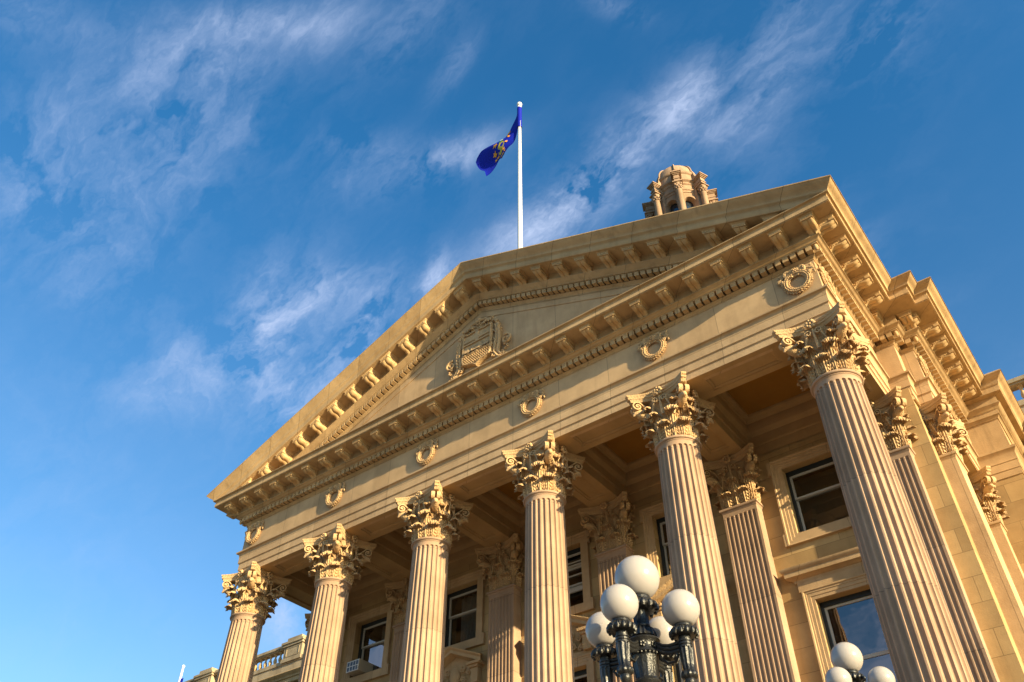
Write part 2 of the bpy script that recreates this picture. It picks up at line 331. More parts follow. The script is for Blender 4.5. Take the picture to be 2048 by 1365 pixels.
def dentils(mb, path, z0=15.52, z1=15.66, o0=.03, o1=.25, pitch=.2, w=.142, skip=()):
    P = [Vector(p) for p in path]
    for i in range(len(P) - 1):
        a, b = P[i], P[i + 1]; d = (b - a); Ln = d.length; d.normalize(); nrm = Vector((d.y, -d.x))
        pr = nxt = 0
        # lengths grow or shrink at outer / inner corners
        def turn(k):
            if k <= 0 or k >= len(P) - 1: return 0
            u = (P[k] - P[k - 1]).normalized(); v = (P[k + 1] - P[k]).normalized(); c = u.x * v.y - u.y * v.x
            return 1 if c > 0 else -1
        s0 = -.09 if turn(i) > 0 else (o1 + .02 if turn(i) < 0 else 0); s1 = Ln + (.09 if turn(i + 1) > 0 else (-o1 - .02 if turn(i + 1) < 0 else 0))
        if s1 - s0 < w + .02: continue
        n = int((s1 - s0 - w) / pitch + .4); pt = (s1 - s0 - w) / max(1, n)
        for k in range(n + 1):
            c0 = s0 + k * pt; c1 = c0 + w
            q = [a + d * c0 + nrm * o0, a + d * c1 + nrm * o0, a + d * c1 + nrm * o1, a + d * c0 + nrm * o1]
            mb.add([(p.x, p.y, z0) for p in q] + [(p.x, p.y, z1 + .008) for p in q], [(0, 1, 2, 3), (7, 6, 5, 4), (0, 4, 5, 1), (1, 5, 6, 2), (2, 6, 7, 3), (3, 7, 4, 0)])
        if turn(i + 1) > 0:                                 # pine cone hanging in the outer corner
            d2 = (P[i + 2] - b).normalized(); n2 = Vector((d2.y, -d2.x)); c = b + (nrm + n2) * .19
            mb.ellipsoid((c.x, c.y, z0 + .06), (.06, .06, .10), 10, 8)
mb = MB()
sweep(mb, FULL, bed + cyma)
dentils(mb, FULL)
# weathering top of the horizontal cornice below the pediment
mb.add([(-11.507, -1.507, 16.347), (11.507, -1.507, 16.347), (11.2, -.48, 16.42), (-11.2, -.48, 16.42)], [(0, 1, 2, 3)])
cornice = part(mb.build('cornice', CORN))
RS = [(10.5, -.5)] + RP[1:]
for sgn in (1, -1):
    mb = MB(); pth = [(10.5, -.5)] + RP[1:]
    rows = []
    # gutter moulding along the side, mitred into the raking one
    P2 = [(10.5, -.5)] + RP[1:]
    n = len(P2); mit = [Vector((1, -1))]
    for i in range(1, n):
        if i < n - 1:
            a = (Vector(P2[i]) - Vector(P2[i - 1])).normalized(); b = (Vector(P2[i + 1]) - Vector(P2[i])).normalized()
            n1 = Vector((a.y, -a.x)); n2 = Vector((b.y, -b.x)); mit.append((n1 + n2) / (1 + n1.dot(n2)))
        else: mit.append(Vector((1, 0)))
    for o, z in side_cyma: rows.append([(sgn * (P2[i][0] + mit[i].x * o), P2[i][1] + mit[i].y * o, z) for i in range(n)])
    mb.grid(rows); o = part(mb.build('gutter_moulding', CORN))

# ---- modillion
def modillion_mesh(sh=0.0):
    """scroll bracket; origin where its top meets the back band; it reaches out along -Y; sh shears it along the rake"""
    mb = MB(); w = .130; W2 = .152
    n = 18; low = []
    for i in range(n + 1):
        t = i / n; y = -.0 - .47 * t
        z = -.29 + .16 * t + .036 * sin(t * 2 * pi - .25)
        low.append((y, z))
    top = -.045; m = 13; rows = []
    for (y, z) in low:
        row = []
        for j in range(m):
            u = -1 + 2 * j / (m - 1)
            row.append((u * w, y, z - .016 * abs(sin(u * pi)) + (.018 if j == 6 else 0) + (.012 if j in (0, 12) else 0)))
        rows.append(row)
    mb.grid(rows)
    for sx in (-1, 1):                                      # cheeks with two scrolls and a leaf in relief
        v = [(sx * w, y, z + .012) for y, z in low] + [(sx * w, y, top) for y, z in low]
        k = len(low); mb.add(v, [(i, i + 1, k + i + 1, k + i) for i in range(k - 1)])
        for (cy, cz, r0) in ((-.095, -.165, .075), (-.40, -.115, .05)):
            pts = [(sx * (w + .003), cy + r0 * (1 - a / 13) * cos(a * .7), cz + r0 * (1 - a / 13) * sin(a * .7)) for a in range(12)]
            mb.tube(pts, .013, 6)
        for q in range(6):
            mb.ellipsoid((sx * w, -.16 - .036 * q, -.135 + .006 * q - .012 * (q % 2)), (.018, .014, .05 - .004 * q), 6, 5, None, Matrix.Rotation(.8 - .12 * q, 3, 'X'))
    e = low[-1]
    mb.box((-w, e[0] - .002, e[1]), (w, e[0] + .05, top))
    # wider cap block with a row of small tongues on its face
    mb.box((-W2, e[0] - .015, top - .075), (W2, e[0] + .10, top - .004))
    for j in range(5): mb.box((-W2 + .014 + j * .058, e[0] - .034, top - .062), (-W2 + .042 + j * .058, e[0] - .012, top - .012))
    mb.box((-W2 - .004, e[0] - .03, top - .092), (W2 + .004, e[0] + .10, top - .076))
    sweep(mb, [(-W2, .05), (-W2, e[0] - .004), (W2, e[0] - .004), (W2, .05)], [(-.03, top - .016), (.0, top - .006), (.012, top + .004), (.018, top + .02), (.04, top + .032), (.04, .008)])
    if sh: mb.v = [(x, y, z + sh * x) for x, y, z in mb.v]
    return mb
MODB = modillion_mesh().build('modillion', BRACK); MODB.parent = cornice
ZS = 16.085; YB = -.84
XS = [.4 + .8 * k for k in range(14)]; XS = [-x for x in reversed(XS)] + XS
first = True
for x in XS:
    o = MODB if first else clone(MODB, cornice); first = False; o.location = (x, YB, ZS)
for sgn in (1, -1):
    for y in (-.8, 0, .8, 1.6, 2.4):
        o = clone(MODB, cornice); o.location = (sgn * 10.84, y, ZS); o.rotation_euler = (0, 0, sgn * pi / 2)
    for (xx, yy, r) in ((10.75, 3.39, 0), (11.34, 3.42, 1), (11.45, 3.94, 0)):
        if r: o = clone(MODB, cornice); o.location = (sgn * xx, 4.0 - .18, ZS); o.rotation_euler = (0, 0, sgn * pi / 2)
        else: o = clone(MODB, cornice); o.location = (sgn * (xx + .12), yy, ZS)
    for k in range(6):
        o = clone(MODB, cornice); o.location = (sgn * 11.69, 4.5 + .68 * k, ZS); o.rotation_euler = (0, 0, sgn * pi / 2)

# ---- pediment
SL = 4.73 / 11.706
hc = [(.94, 16.108), (.94, 16.215), (.925, 16.218), (.925, 16.285), (.935, 16.302), (.965, 16.318), (1.0, 16.322), (1.007, 16.33), (1.007, 16.347)] + side_cyma[1:10]
bedr = [(.02, 15.40), (.02, 15.448), (.035, 15.46), (.06, 15.475), (.09, 15.50), (.09, 15.505), (.03, 15.515), (.03, 15.665), (.26, 15.665), (.26, 15.69), (.275, 15.70), (.30, 15.71), (.335, 15.735), (.37, 15.765), (.40, 15.775), (.40, 15.80), (.34, 15.81)]
prof = [(o, z + SL * (10.5 + o) + .20) for o, z in bedr] + [(.34, 16.07 + SL * 11.4), (.36, 16.085 + SL * 11.42), (.92, 16.085 + SL * 11.42)] + [(o, z + SL * (10.5 + o)) for o, z in hc]
mb = MB()
for sgn in (1, -1):
    rows = []
    for o, z0 in prof:
        xe = min((z0 - 16.352) / SL, 10.5 + o)
        rows.append([(sgn * xe * t, -.5 - o, z0 - SL * xe * t) for t in (0, .25, .5, .75, 1)])
    mb.grid(rows)
    for k in range(50):                                    # dentils, plumb sided
        x = .1 + .2 * k; zt = 15.66 + SL * 10.62 + .20
        if zt - SL * x < 16.5: break
        x0, x1 = x - .071, x + .071
        v = []
        for yy in (-.53, -.75):
            for xx in (x0, x1):
                for dz in (-.145, .006): v.append((sgn * xx, yy, zt + dz - SL * xx))
        mb.add(v, [(0, 1, 3, 2), (4, 6, 7, 5), (0, 4, 5, 1), (2, 3, 7, 6), (0, 2, 6, 4), (1, 5, 7, 3)])
    # back of the gutter and roof slope edge
    zt = prof[-1][1]
    mb.grid([[(0, -1.706, zt), (sgn * 11.706, -1.706, zt - SL * 11.706)], [(0, -1.66, zt + .05), (sgn * 11.706, -1.66, zt + .05 - SL * 11.706)], [(0, -.3, zt + .06), (sgn * 11.706, -.3, zt + .06 - SL * 11.706)]])
rake = part(mb.build('raking_cornice', CORN))
def rakemod(sh):
    m_ = modillion_mesh(); m_.v = [(x * 1.12, y, z * 1.16 + sh * x * 1.12) for x, y, z in m_.v]; return m_
MODR = rakemod(-SL).build('modillion', BRACK); MODL = rakemod(SL).build('modillion', BRACK); zs = 16.085 + SL * 11.42
for src, sgn in ((MODR, 1), (MODL, -1)):
    f = True
    for k in range(14):
        x = .4 + .8 * k; z = zs - SL * x
        if z < 16.55: break
        o = src if f else clone(src, rake); f = False; o.parent = rake; o.location = (sgn * x, YB, z)
# tympanum
zt0 = 15.448 + SL * 10.5 + .22
def tri(mb, y, d): mb.add([(-(zt0 - d - 16.3) / SL, y, 16.3), ((zt0 - d - 16.3) / SL, y, 16.3), (0, y, zt0 - d)], [(0, 1, 2)])
mb = MB(); tri(mb, -.475, .302)
a0 = (zt0 + .1 - 16.3) / SL; a1 = (zt0 - .30 - 16.3) / SL
mb.add([(-a0, -.5, 16.3), (0, -.5, zt0 + .1), (a0, -.5, 16.3), (a1, -.5, 16.3), (0, -.5, zt0 - .30), (-a1, -.5, 16.3), (-a1, -.475, 16.3), (0, -.475, zt0 - .30), (a1, -.475, 16.3)], [(0, 1, 4, 5), (1, 2, 3, 4), (5, 4, 7, 6), (4, 3, 8, 7)])
tymp = part(mb.build('tympanum', STONE))
# roof behind the pediment
mb = MB(); zr = 21.283 + .10
for sgn in (1, -1): mb.add([(0, -1.5, zr), (sgn * 11.6, -1.5, zr - SL * 11.6), (sgn * 11.6, 12, zr - SL * 11.6), (0, 12, zr)], [(0, 1, 2, 3)])
part(mb.build('roof', ROOF))

# ---- wreath
def wreath_mesh(seed=3):
    rnd = random.Random(seed); mb = MB(); R = .295
    mb.tube([(R * cos(a * 2 * pi / 40), -.05, R * sin(a * 2 * pi / 40)) for a in range(41)], .07, 8)
    for i in range(30):
        a = 2 * pi * i / 30
        for k, (dr, dy) in enumerate(((-.07, -.045), (-.02, -.10), (.03, -.10), (.075, -.05))):
            c = ((R + dr) * cos(a), -.02 + dy, (R + dr) * sin(a))
            ro = Matrix.Rotation(-(a + pi / 2) + (k - 1.5) * .45 + .25 * sin(i * 2.4 + k), 3, 'Y')
            mb.ellipsoid(c, (.050, .034, .023), 6, 4, None, ro)
    # ribbon bow, loops left and right, rosette and tails
    for sx in (-1, 1):
        pts = [(sx * (.04 + .22 * sin(t * pi)), -.11 - .02 * sin(t * 6), .30 + .16 * sin(t * 2 * pi) * .6 + .05 * t) for t in [i / 14 for i in range(15)]]
        mb.tube(pts, [.022 + .02 * sin(i / 14 * pi) for i in range(15)], 6)
        pts = [(sx * (.05 + .40 * t), -.08 - .03 * sin(t * 9), .33 + .08 * sin(t * 7) - .22 * t * t) for t in [i / 14 for i in range(15)]]
        mb.tube(pts, [.042 + .022 * sin(i * 1.3) for i in range(15)], 6)
        pts = [(sx * (.03 + .07 * t), -.10 - .02 * sin(t * 8), .31 - .13 * t) for t in [i / 8 for i in range(9)]]
        mb.tube(pts, [.02 + .012 * t / 8 for t in range(9)], 6)
        for q in range(5): mb.ellipsoid((sx * (.42 + .06 * rnd.uniform(-1, 1)), -.07, .10 + .07 * q), (.055, .04, .034), 6, 4, None, Matrix.Rotation(rnd.uniform(0, 3), 3, 'Y'))
    for sx in (-1, 1):
        pts = [(sx * (.10 + .34 * t + .05 * sin(t * 8)), -.07 - .02 * sin(t * 9), .40 - .05 * sin(t * 9) - .16 * t * t) for t in [i / 14 for i in range(15)]]
        mb.tube(pts, [.034 + .016 * sin(i * 1.1) for i in range(15)], 6)
    for k in range(6): mb.ellipsoid((.05 * cos(k * pi / 3), -.15, .36 + .05 * sin(k * pi / 3)), (.034, .025, .024), 6, 4)
    mb.ellipsoid((0, -.17, .36), (.028, .03, .028), 8, 5)
    mb.v = [(x * .96, y * .72, z * .96) for x, y, z in mb.v]
    return mb
WR = wreath_mesh().build('wreath', CARVE); first = True
for x in (-10, -6, -2, 2, 6, 10):
    o = WR if first else clone(WR, frieze); first = False; o.parent = frieze; o.location = (x, -.5, 14.93)
for sgn in (1, -1):
    for (x, y) in ((10.5, 0), (11.35, 4.75), (11.35, 8.3)):
        o = clone(WR, frieze); o.location = (sgn * x, y, 14.93); o.rotation_euler = (0, 0, sgn * pi / 2)

# ---- carved arms
def spiral(cx, cz, r0, turns, a0, sgn=1, n=28, rend=.1):
    return [(cx + r0 * (1 - (1 - rend) * i / n) * cos(a0 + sgn * turns * 2 * pi * i / n), cz + r0 * (1 - (1 - rend) * i / n) * sin(a0 + sgn * turns * 2 * pi * i / n)) for i in range(n + 1)]
def arms():
    mb = MB(); Y0 = -.475
    # shield body
    sh = [(-.60, 18.90), (-.35, 18.87), (0, 18.92), (.35, 18.87), (.60, 18.90), (.60, 17.75), (.56, 17.62), (.40, 17.56), (.15, 17.50), (0, 17.38), (-.15, 17.50), (-.40, 17.56), (-.56, 17.62), (-.60, 17.75)]
    mb.prism(sh, Y0, Y0 - .16)
    car = [(-.78, 18.95), (-.55, 19.18), (-.2, 19.3), (.2, 19.3), (.55, 19.18), (.78, 18.95), (.88, 18.6), (.86, 18.1), (.80, 17.6), (1.05, 17.3), (1.3, 17.0), (1.35, 16.4), (-1.35, 16.4), (-1.3, 17.0), (-1.05, 17.3), (-.80, 17.6), (-.86, 18.1), (-.88, 18.6)]
    mb.prism(car, Y0 + .02, Y0 - .07)
    inner = [(x * .9, 18.2 + (z - 18.2) * .93) for x, z in sh]
    n = len(sh)
    mb.add([(x, Y0 - .16, z) for x, z in sh] + [(x, Y0 - .20, z) for x, z in [(p[0] * .97, 18.2 + (p[1] - 18.2) * .98) for p in sh]] + [(x, Y0 - .20, z) for x, z in inner] + [(x, Y0 - .165, z) for x, z in inner],
           [(i, (i + 1) % n, n + (i + 1) % n, n + i) for i in range(n)] + [(n + i, n + (i + 1) % n, 2 * n + (i + 1) % n, 2 * n + i) for i in range(n)] + [(2 * n + i, 2 * n + (i + 1) % n, 3 * n + (i + 1) % n, 3 * n + i) for i in range(n)])
    # cross in the chief
    mb.box((-.54, Y0 - .185, 18.52), (.54, Y0 - .1, 18.64)); mb.box((-.07, Y0 - .19, 18.42), (.07, Y0 - .1, 18.85)); mb.box((-.54, Y0 - .195, 18.385), (.54, Y0 - .1, 18.42))
    rnd = random.Random(5)
    # mountains
    rows = []
    for i in range(9):
        t = i / 8; rows.append([(-.54 + 1.08 * j / 24, Y0 - .165 - .05 * (1 - t) - (.02 * rnd.random()), 18.02 + t * (.12 + .16 * abs(sin(j * .55)) + .05 * abs(sin(j * 1.7)))) for j in range(25)])
    mb.grid(rows)
    for k in range(7): mb.ellipsoid((-.48 + .16 * k, Y0 - .17, 17.98 + .02 * sin(k * 2)), (.11, .045, .05), 8, 5)
    # ears of wheat
    for i in range(13):
        for j in range(7):
            x = -.50 + i * .083 + (j % 2) * .03; z = 17.90 - j * .055
            if z < 17.60 and abs(x) > .40: continue
            mb.ellipsoid((x, Y0 - .18, z), (.018, .03, .034), 5, 4, None, Matrix.Rotation(rnd.uniform(-.5, .5), 3, 'Y'))
    # crown of scrolls above the shield
    for sx in (-1, 1):
        for (cx, cz, r, a, s, th) in ((.18, 19.02, .15, pi, -1, .035), (.46, 19.00, .12, 0, 1, .03), (.74, 18.62, .13, pi, 1, .035), (1.12, 17.95, .20, pi * .6, -1, .045), (.80, 18.1, .10, pi, -1, .03)):
            mb.tube([(sx * x, Y0 - .11, z) for x, z in spiral(cx, cz, r, 1.6, a, s)], [th * (1 - .5 * i / 28) for i in range(29)], 7)
        # large side scroll
        pts = [(.14, 19.16), (.36, 19.20), (.58, 19.14), (.74, 18.95), (.83, 18.62), (.85, 18.25), (.84, 17.90), (.80, 17.60), (.95, 17.38), (1.20, 17.28)]
        mb.tube([(sx * x, Y0 - .10, z) for x, z in pts], [.05, .06, .065, .07, .07, .07, .065, .06, .05, .035], 8)
        pts = [(.70, 18.80), (.76, 18.5), (.76, 18.15), (.70, 17.85), (.68, 17.6), (.86, 17.3), (1.15, 17.1), (1.4, 16.95)]
        mb.tube([(sx * x, Y0 - .12, z) for x, z in pts], [.04, .05, .055, .055, .05, .05, .04, .03], 8)
        for q in range(7):
            z = 18.45 - q * .13; mb.tube([(sx * .88, Y0 - .11, z + .10), (sx * .80, Y0 - .15, z + .02), (sx * .70, Y0 - .13, z - .03)], [.012, .03, .016], 6)
        for q in range(6):
            mb.tube([(sx * .62, Y0 - .1, 17.45 - q * .07), (sx * (.9 + .07 * q), Y0 - .16, 17.30 - q * .06), (sx * (1.15 + .09 * q), Y0 - .08, 17.2 - q * .07)], [.02, .045, .02], 6)
        for q in range(8): mb.ellipsoid((sx * (1.08 + .1 * sin(q)), Y0 - .1, 17.75 - q * .06), (.06, .05, .035), 6, 4, None, Matrix.Rotation(q * .8, 3, 'Y'))
        for q in range(26):                                 # acanthus sprays along the frame
            t = q / 25; x = .70 + .16 * sin(t * 7) + .35 * max(0, t - .6); z = 19.0 - 2.0 * t
            mb.ellipsoid((sx * x, Y0 - .11 - .02 * (q % 3), z), (.085, .045, .028), 7, 5, None, Matrix.Rotation(sx * (.7 + q * .9), 3, 'Y'))
        for q in range(10):
            t = q / 9; mb.ellipsoid((sx * (1.0 + .28 * t), Y0 - .09, 17.45 - .5 * t + .08 * sin(q * 2.3)), (.10, .05, .035), 7, 5, None, Matrix.Rotation(q * 1.1, 3, 'Y'))
        for q in range(5): mb.ellipsoid((sx * (.26 + .09 * q), Y0 - .16, 19.10 + .03 * sin(q * 1.9)), (.045, .035, .06), 6, 4, None, Matrix.Rotation(q, 3, 'Y'))
    for k in range(8): mb.ellipsoid((.07 * cos(k * pi / 4), Y0 - .15, 19.20 + .07 * sin(k * pi / 4)), (.035, .04, .035), 6, 4)
    mb.tube([(-.62, Y0 - .1, 19.0), (-.3, Y0 - .12, 19.28), (0, Y0 - .12, 19.35), (.3, Y0 - .12, 19.28), (.62, Y0 - .1, 19.0)], .05, 7)
    mb.ellipsoid((0, Y0 - .12, 19.42), (.08, .06, .07), 8, 5)
    mb.box((-1.45, Y0 - .14, 16.3), (1.45, Y0, 16.75))
    for q in range(12): mb.ellipsoid((-1.3 + q * .236, Y0 - .15, 16.8 + .06 * sin(q * 2.2)), (.15, .06, .11), 7, 5)
    return mb
am = arms(); am.v = [(x, -.475 + (y + .475) * 1.3, z) for x, y, z in am.v]
o = am.build('carved_arms', CARVE); o.parent = tymp

# ================================================================== columns
def col_r(z):                         # entasis
    t = max(0, min(1, (z - 2.3) / 9.8)); return .595 - .005 * t - .085 * t ** 2.2
ZF0, ZF1 = 2.5, 11.83
def shaft():
    mb = MB(); NF = 24; per = 12; hw = .39 * 2 * pi / NF
    zs_ = [2.3, ZF0] + [ZF0 + .02, ZF0 + .04, ZF0 + .06] + [ZF0 + .06 + (ZF1 - .12 - ZF0) * i / 16 for i in range(1, 17)] + [ZF1 - .05, ZF1 - .04, ZF1 - .03, ZF1 - .02, ZF1 - .01, ZF1 - .004, ZF1, ZF1 + .01]
    rows = []
    for z in zs_:
        R = col_r(z); arcw = hw * R; lim = 1.0
        for zz in (ZF1 - z, z - ZF0):
            if zz < 0: lim = 0
            elif zz < arcw: lim = min(lim, math.sqrt(max(0, 1 - (1 - zz / arcw) ** 2)))
        row = []
        for k in range(NF):
            for j in range(per):
                tt = -1 + 2 * j / (per - 2) if j < per - 1 else None
                if tt is None: a = 2 * pi * (k + .5) / NF; d = 0
                else:
                    a = 2 * pi * k / NF + tt * hw
                    d = 1.0 * hw * R * math.sqrt(max(0, 1 - (tt / lim) ** 2)) if lim > .02 and abs(tt) < lim else 0
                    d *= (lim ** .5 if lim > 0 else 0)
                row.append(((R - d) * cos(a), (R - d) * sin(a), z))
        rows.append(row)
    mb.grid(rows, True)
    r1 = col_r(12)
    mb.lathe([(r1, ZF1 + .01), (r1, 11.93), (r1 + .012, 11.95), (r1 + .022, 11.955), (r1 + .022, 11.975), (r1 + .03, 11.975)] + [(r1 + .03 + .036 * cos(rad(a)), 12.015 + .038 * sin(rad(a))) for a in range(-90, 91, 20)] + [(r1, 12.055)], 64, None, False)
    mb.lathe([(.5, 12.05), (.3, 12.06)], 32, None, False)
    return mb
def base_mesh():
    mb = MB()
    mb.lathe([(.60, 2.30), (.64, 2.27), (.64, 2.23), (.61, 2.2), (.60, 2.15), (.64, 2.08), (.68, 2.06), (.68, 2.03)] + [(.68 + .07 * cos(rad(a)), 1.95 + .08 * sin(rad(a))) for a in range(90, -91, -20)] + [(.68, 1.87)], 48, None, False)
    mb.box((-.80, -.80, 1.70), (.80, .80, 1.872)); return mb

def leaf(mb, F, w0, H, curl, z0=0.0, nu=33, nv=44, lean=.05, thick=.0, seed=0):
    """acanthus leaf on surface F(s, off, z)"""
    rows = []
    for i in range(nv + 1):
        v = i / nv; row = []
        if v < .68:
            t = v / .68; z = z0 + H * t * .98; off = .02 + lean * t * t + .02 * sin(t * pi)
        else:
            t = (v - .68) / .32; a = t * pi * 1.12
            z = z0 + H * .98 + curl * .95 * sin(a); off = .02 + lean + curl * (1 - cos(a)) * 1.05
            if t > .5: z += 0
        wv = w0 * (.62 + .38 * sin(min(1, v / .62) * pi / 2)) if v < .62 else w0 * (1 - .42 * ((v - .62) / .38) ** 2)
        lob = 1 - .20 * abs(sin(v * pi * 5.5)) ** .6 if v < .97 else .75
        for j in range(nu):
            u = -1 + 2 * j / (nu - 1); au = abs(u)
            s = u * wv * (1 - (1 - lob) * au ** 2)
            rib = .034 * (1 - au) ** 3 + .020 * cos(u * pi * 6 - 0) * (.4 + .6 * v) * (1 - (1 - au) ** 4) + .018 * sin((v * 5.5 + au * 1.4) * 2 * pi) * au - .055 * math.exp(-((au - .42) / .10) ** 2) * max(0, cos(2 * pi * (v * 5.5 - .3))) ** 4 - .04 * math.exp(-((au - .80) / .09) ** 2) * max(0, cos(2 * pi * (v * 5.5 - .1))) ** 4 - .02 * math.exp(-((au - .15) / .05) ** 2)
            edge = -.03 * au ** 3 * (1 if v < .6 else 1.6)
            if v < .68: row.append(F(s, off + rib + edge + .02, z + .03 * au * sin(v * pi * 11)))
            else:
                a = (v - .68) / .32 * pi * 1.12; row.append(F(s, off + (rib + edge) * cos(a) + .02, z + (rib + edge) * sin(a) - .05 * au ** 2 * curl / .08))
        rows.append(row)
    mb.grid(rows)
    # underside of the leaf, a little nearer the bell
    o = len(mb.v) - (nv + 1) * nu
def ribbon(mb, pts, tvec, hw, th):
    """pts: 3-D polyline in a vertical plane, tvec: unit vector across the ribbon"""
    P = [Vector(p) for p in pts]; T = Vector(tvec); rows = []
    for i, p in enumerate(P):
        t = (P[min(i + 1, len(P) - 1)] - P[max(i - 1, 0)]).normalized(); nn = T.cross(t).normalized()
        h = hw[i] if isinstance(hw, list) else hw; q = th[i] if isinstance(th, list) else th
        rows.append([p + T * h + nn * q, p + T * h * .55 + nn * q * .45, p - T * h * .55 + nn * q * .45, p - T * h + nn * q, p - T * h - nn * q, p + T * h - nn * q])
    mb.grid(rows, True, None, True)
def capital(square=False, sides=(0, 1, 2, 3), r=.475, hs=.48):
    mb = MB(); Z0 = 12.06; ZT = ZA
    if not square: mb.lathe([(r, Z0), (r + .01, 12.5), (r + .02, 12.9), (r + .06, 13.12), (r + .13, 13.24), (r + .15, 13.27), (r + .13, 13.30), (r, 13.33)], 40)
    else:
        for (a, z, b, z2) in ((0, Z0, .0, 12.8), (0, 12.8, .06, 13.2), (.06, 13.2, .08, 13.3)):
            mb.add([(sx * (hs - .03 + q), sy * (hs - .03 + q), zz) for q, zz in ((a, z), (b, z2)) for sx, sy in ((-1, -1), (1, -1), (1, 1), (-1, 1))], [(0, 1, 5, 4), (1, 2, 6, 5), (2, 3, 7, 6), (3, 0, 4, 7)])
    def FR(phi, R):
        def F(s, off, z):
            a = phi + s / (R + .12); return ((R + off) * cos(a), (R + off) * sin(a), z)
        return F
    def FF(k, x0):
        a = -pi / 2 + k * pi / 2; nx, ny = cos(a), sin(a); tx, ty = -ny, nx
        def F(s, off, z): return (nx * (hs - .03 + off) + tx * (x0 + s), ny * (hs - .03 + off) + ty * (x0 + s), z)
        return F
    def FC(k):
        a0 = -pi / 4 + k * pi / 2; cx, cy = (hs - .14) * math.copysign(1, cos(a0)), (hs - .14) * math.copysign(1, sin(a0))
        def F(s, off, z): a = a0 + s / (.11 + .12); return (cx + (.11 + off) * cos(a), cy + (.11 + off) * sin(a), z)
        return F
    if not square:
        for k in range(8): leaf(mb, FR(k * pi / 4, r + .0), .20, .34, .095, Z0, lean=.05)
        for k in range(8): leaf(mb, FR(k * pi / 4 + pi / 8, r - .01), .20, .68, .115, Z0, lean=.06, nv=56)
        for k in range(8): leaf(mb, FR(pi / 4 * (k // 2 * 2) + pi / 4 + (.26 if k % 2 else -.26), r + .02), .13, .38, .085, Z0 + .55, lean=.12, nu=21, nv=34)
    else:
        for k in sides:
            for x0 in (-.24, .24): leaf(mb, FF(k, x0), .22, .34, .075, Z0)
            leaf(mb, FF(k, 0), .20, .70, .09, Z0, lean=.06, nv=56)
            for x0 in (-.27, .27): leaf(mb, FF(k, x0), .12, .40, .06, Z0 + .55, lean=.10, nu=21, nv=34)
        for k in sides:
            leaf(mb, FC(k), .22, .70, .09, Z0, lean=.06, nv=56)
            if (k - 1) % 4 not in sides: leaf(mb, FC((k - 1) % 4), .22, .70, .09, Z0, lean=.06, nv=56)
    # volutes on the diagonals, helices on the faces
    dd = 0.0 if not square else .04
    for k in range(4):
        if square and not (k in sides or (k + 1) % 4 in sides): continue
        a = -pi / 4 + k * pi / 2; D = Vector((cos(a), sin(a), 0)); T = Vector((-sin(a), cos(a), 0))
        for sg in (-1, 1):
            Ds = (D + T * sg * .03).normalized(); Ts = Vector((-Ds.y, Ds.x, 0))
            pth = [(.50, 12.62), (.54, 12.80), (.60, 12.96), (.70, 13.12), (.83, 13.24)]
            cx, cz, r0 = .93 + dd, 13.14, .135
            sp = [(cx + r0 * (1 - i / 26) * cos(2.0 - i * .42), cz + r0 * (1 - i / 26) * sin(2.0 - i * .42)) for i in range(24)]
            pts = [Ds * q[0] + Vector((0, 0, q[1])) + T * sg * .05 for q in pth[:-1] + sp]
            ribbon(mb, pts, Ts, [.040 + .012 * min(1, i / 6) for i in range(len(pts))], .018)
            c = Ds * cx + Vector((0, 0, cz)) + T * sg * .065
            mb.ellipsoid(c, (.04, .04, .04), 8, 6)
        # hanging leaf below the volute
        base = D * .86 + Vector((0, 0, 13.0))
        mb.tube([D * .60 + Vector((0, 0, 12.86)), D * .74 + Vector((0, 0, 12.93)), D * .88 + Vector((0, 0, 12.985)), D * .98 + Vector((0, 0, 12.97)), D * 1.03 + Vector((0, 0, 12.90))], [.06, .12, .115, .07, .02], 12)
    for k in range(4):
        if square and k not in sides: continue
        a = -pi / 2 + k * pi / 2; Nn = Vector((cos(a), sin(a), 0)); T = Vector((-sin(a), cos(a), 0)); ro = .58 if not square else .53
        for sg in (-1, 1):
            pth = [(.30, 12.66), (.28, 12.82), (.22, 12.98), (.17, 13.10)]
            sp = [(.115 + .085 * (1 - i / 20) * cos(.5 + i * .45), 13.16 + .085 * (1 - i / 20) * sin(.5 + i * .45)) for i in range(18)]
            pts = [T * sg * q[0] + Nn * (ro + .06 * min(1, i / 4)) + Vector((0, 0, q[1])) for i, q in enumerate(pth + sp)]
            ribbon(mb, pts, Nn, .035, .014)
            pts = [T * sg * q[0] + Nn * (ro + .02) + Vector((0, 0, q[1])) for q in ((.31, 12.6), (.40, 12.85), (.50, 13.03), (.60, 13.13))]
            mb.tube(pts, [.03, .025, .02, .02], 6)
        mb.tube([Nn * (ro - .02) + Vector((0, 0, 12.75)), Nn * (ro + .04) + Vector((0, 0, 13.0)), Nn * (ro + .06) + Vector((0, 0, 13.32))], [.045, .03, .03], 7)
        c = Nn * (.655 if not square else .66) + Vector((0, 0, 13.40))
        for q in range(7):
            b = q * 2 * pi / 7; p = c + (T * cos(b) + Vector((0, 0, 1)) * sin(b)) * .085 + Nn * .03
            mb.ellipsoid(p, (.05, .05, .05), 7, 5)
        mb.ellipsoid(c + Nn * .05, (.035, .035, .035), 7, 5)
    # abacus
    def aba(cr, mid, ch):
        """cr: corner reach, mid: reach at middle of the side, ch: half chamfer"""
        pts = []
        for k in range(4):
            a = -pi / 2 + k * pi / 2; nx, ny = cos(a), sin(a); tx, ty = -ny, nx
            L_ = cr - ch
            for j in range(13):
                s_ = -L_ + 2 * L_ * j / 12; d = mid + (cr - mid) * (abs(s_) / L_) ** 2.0
                pts.append((nx * d + tx * s_, ny * d + ty * s_))
        return pts
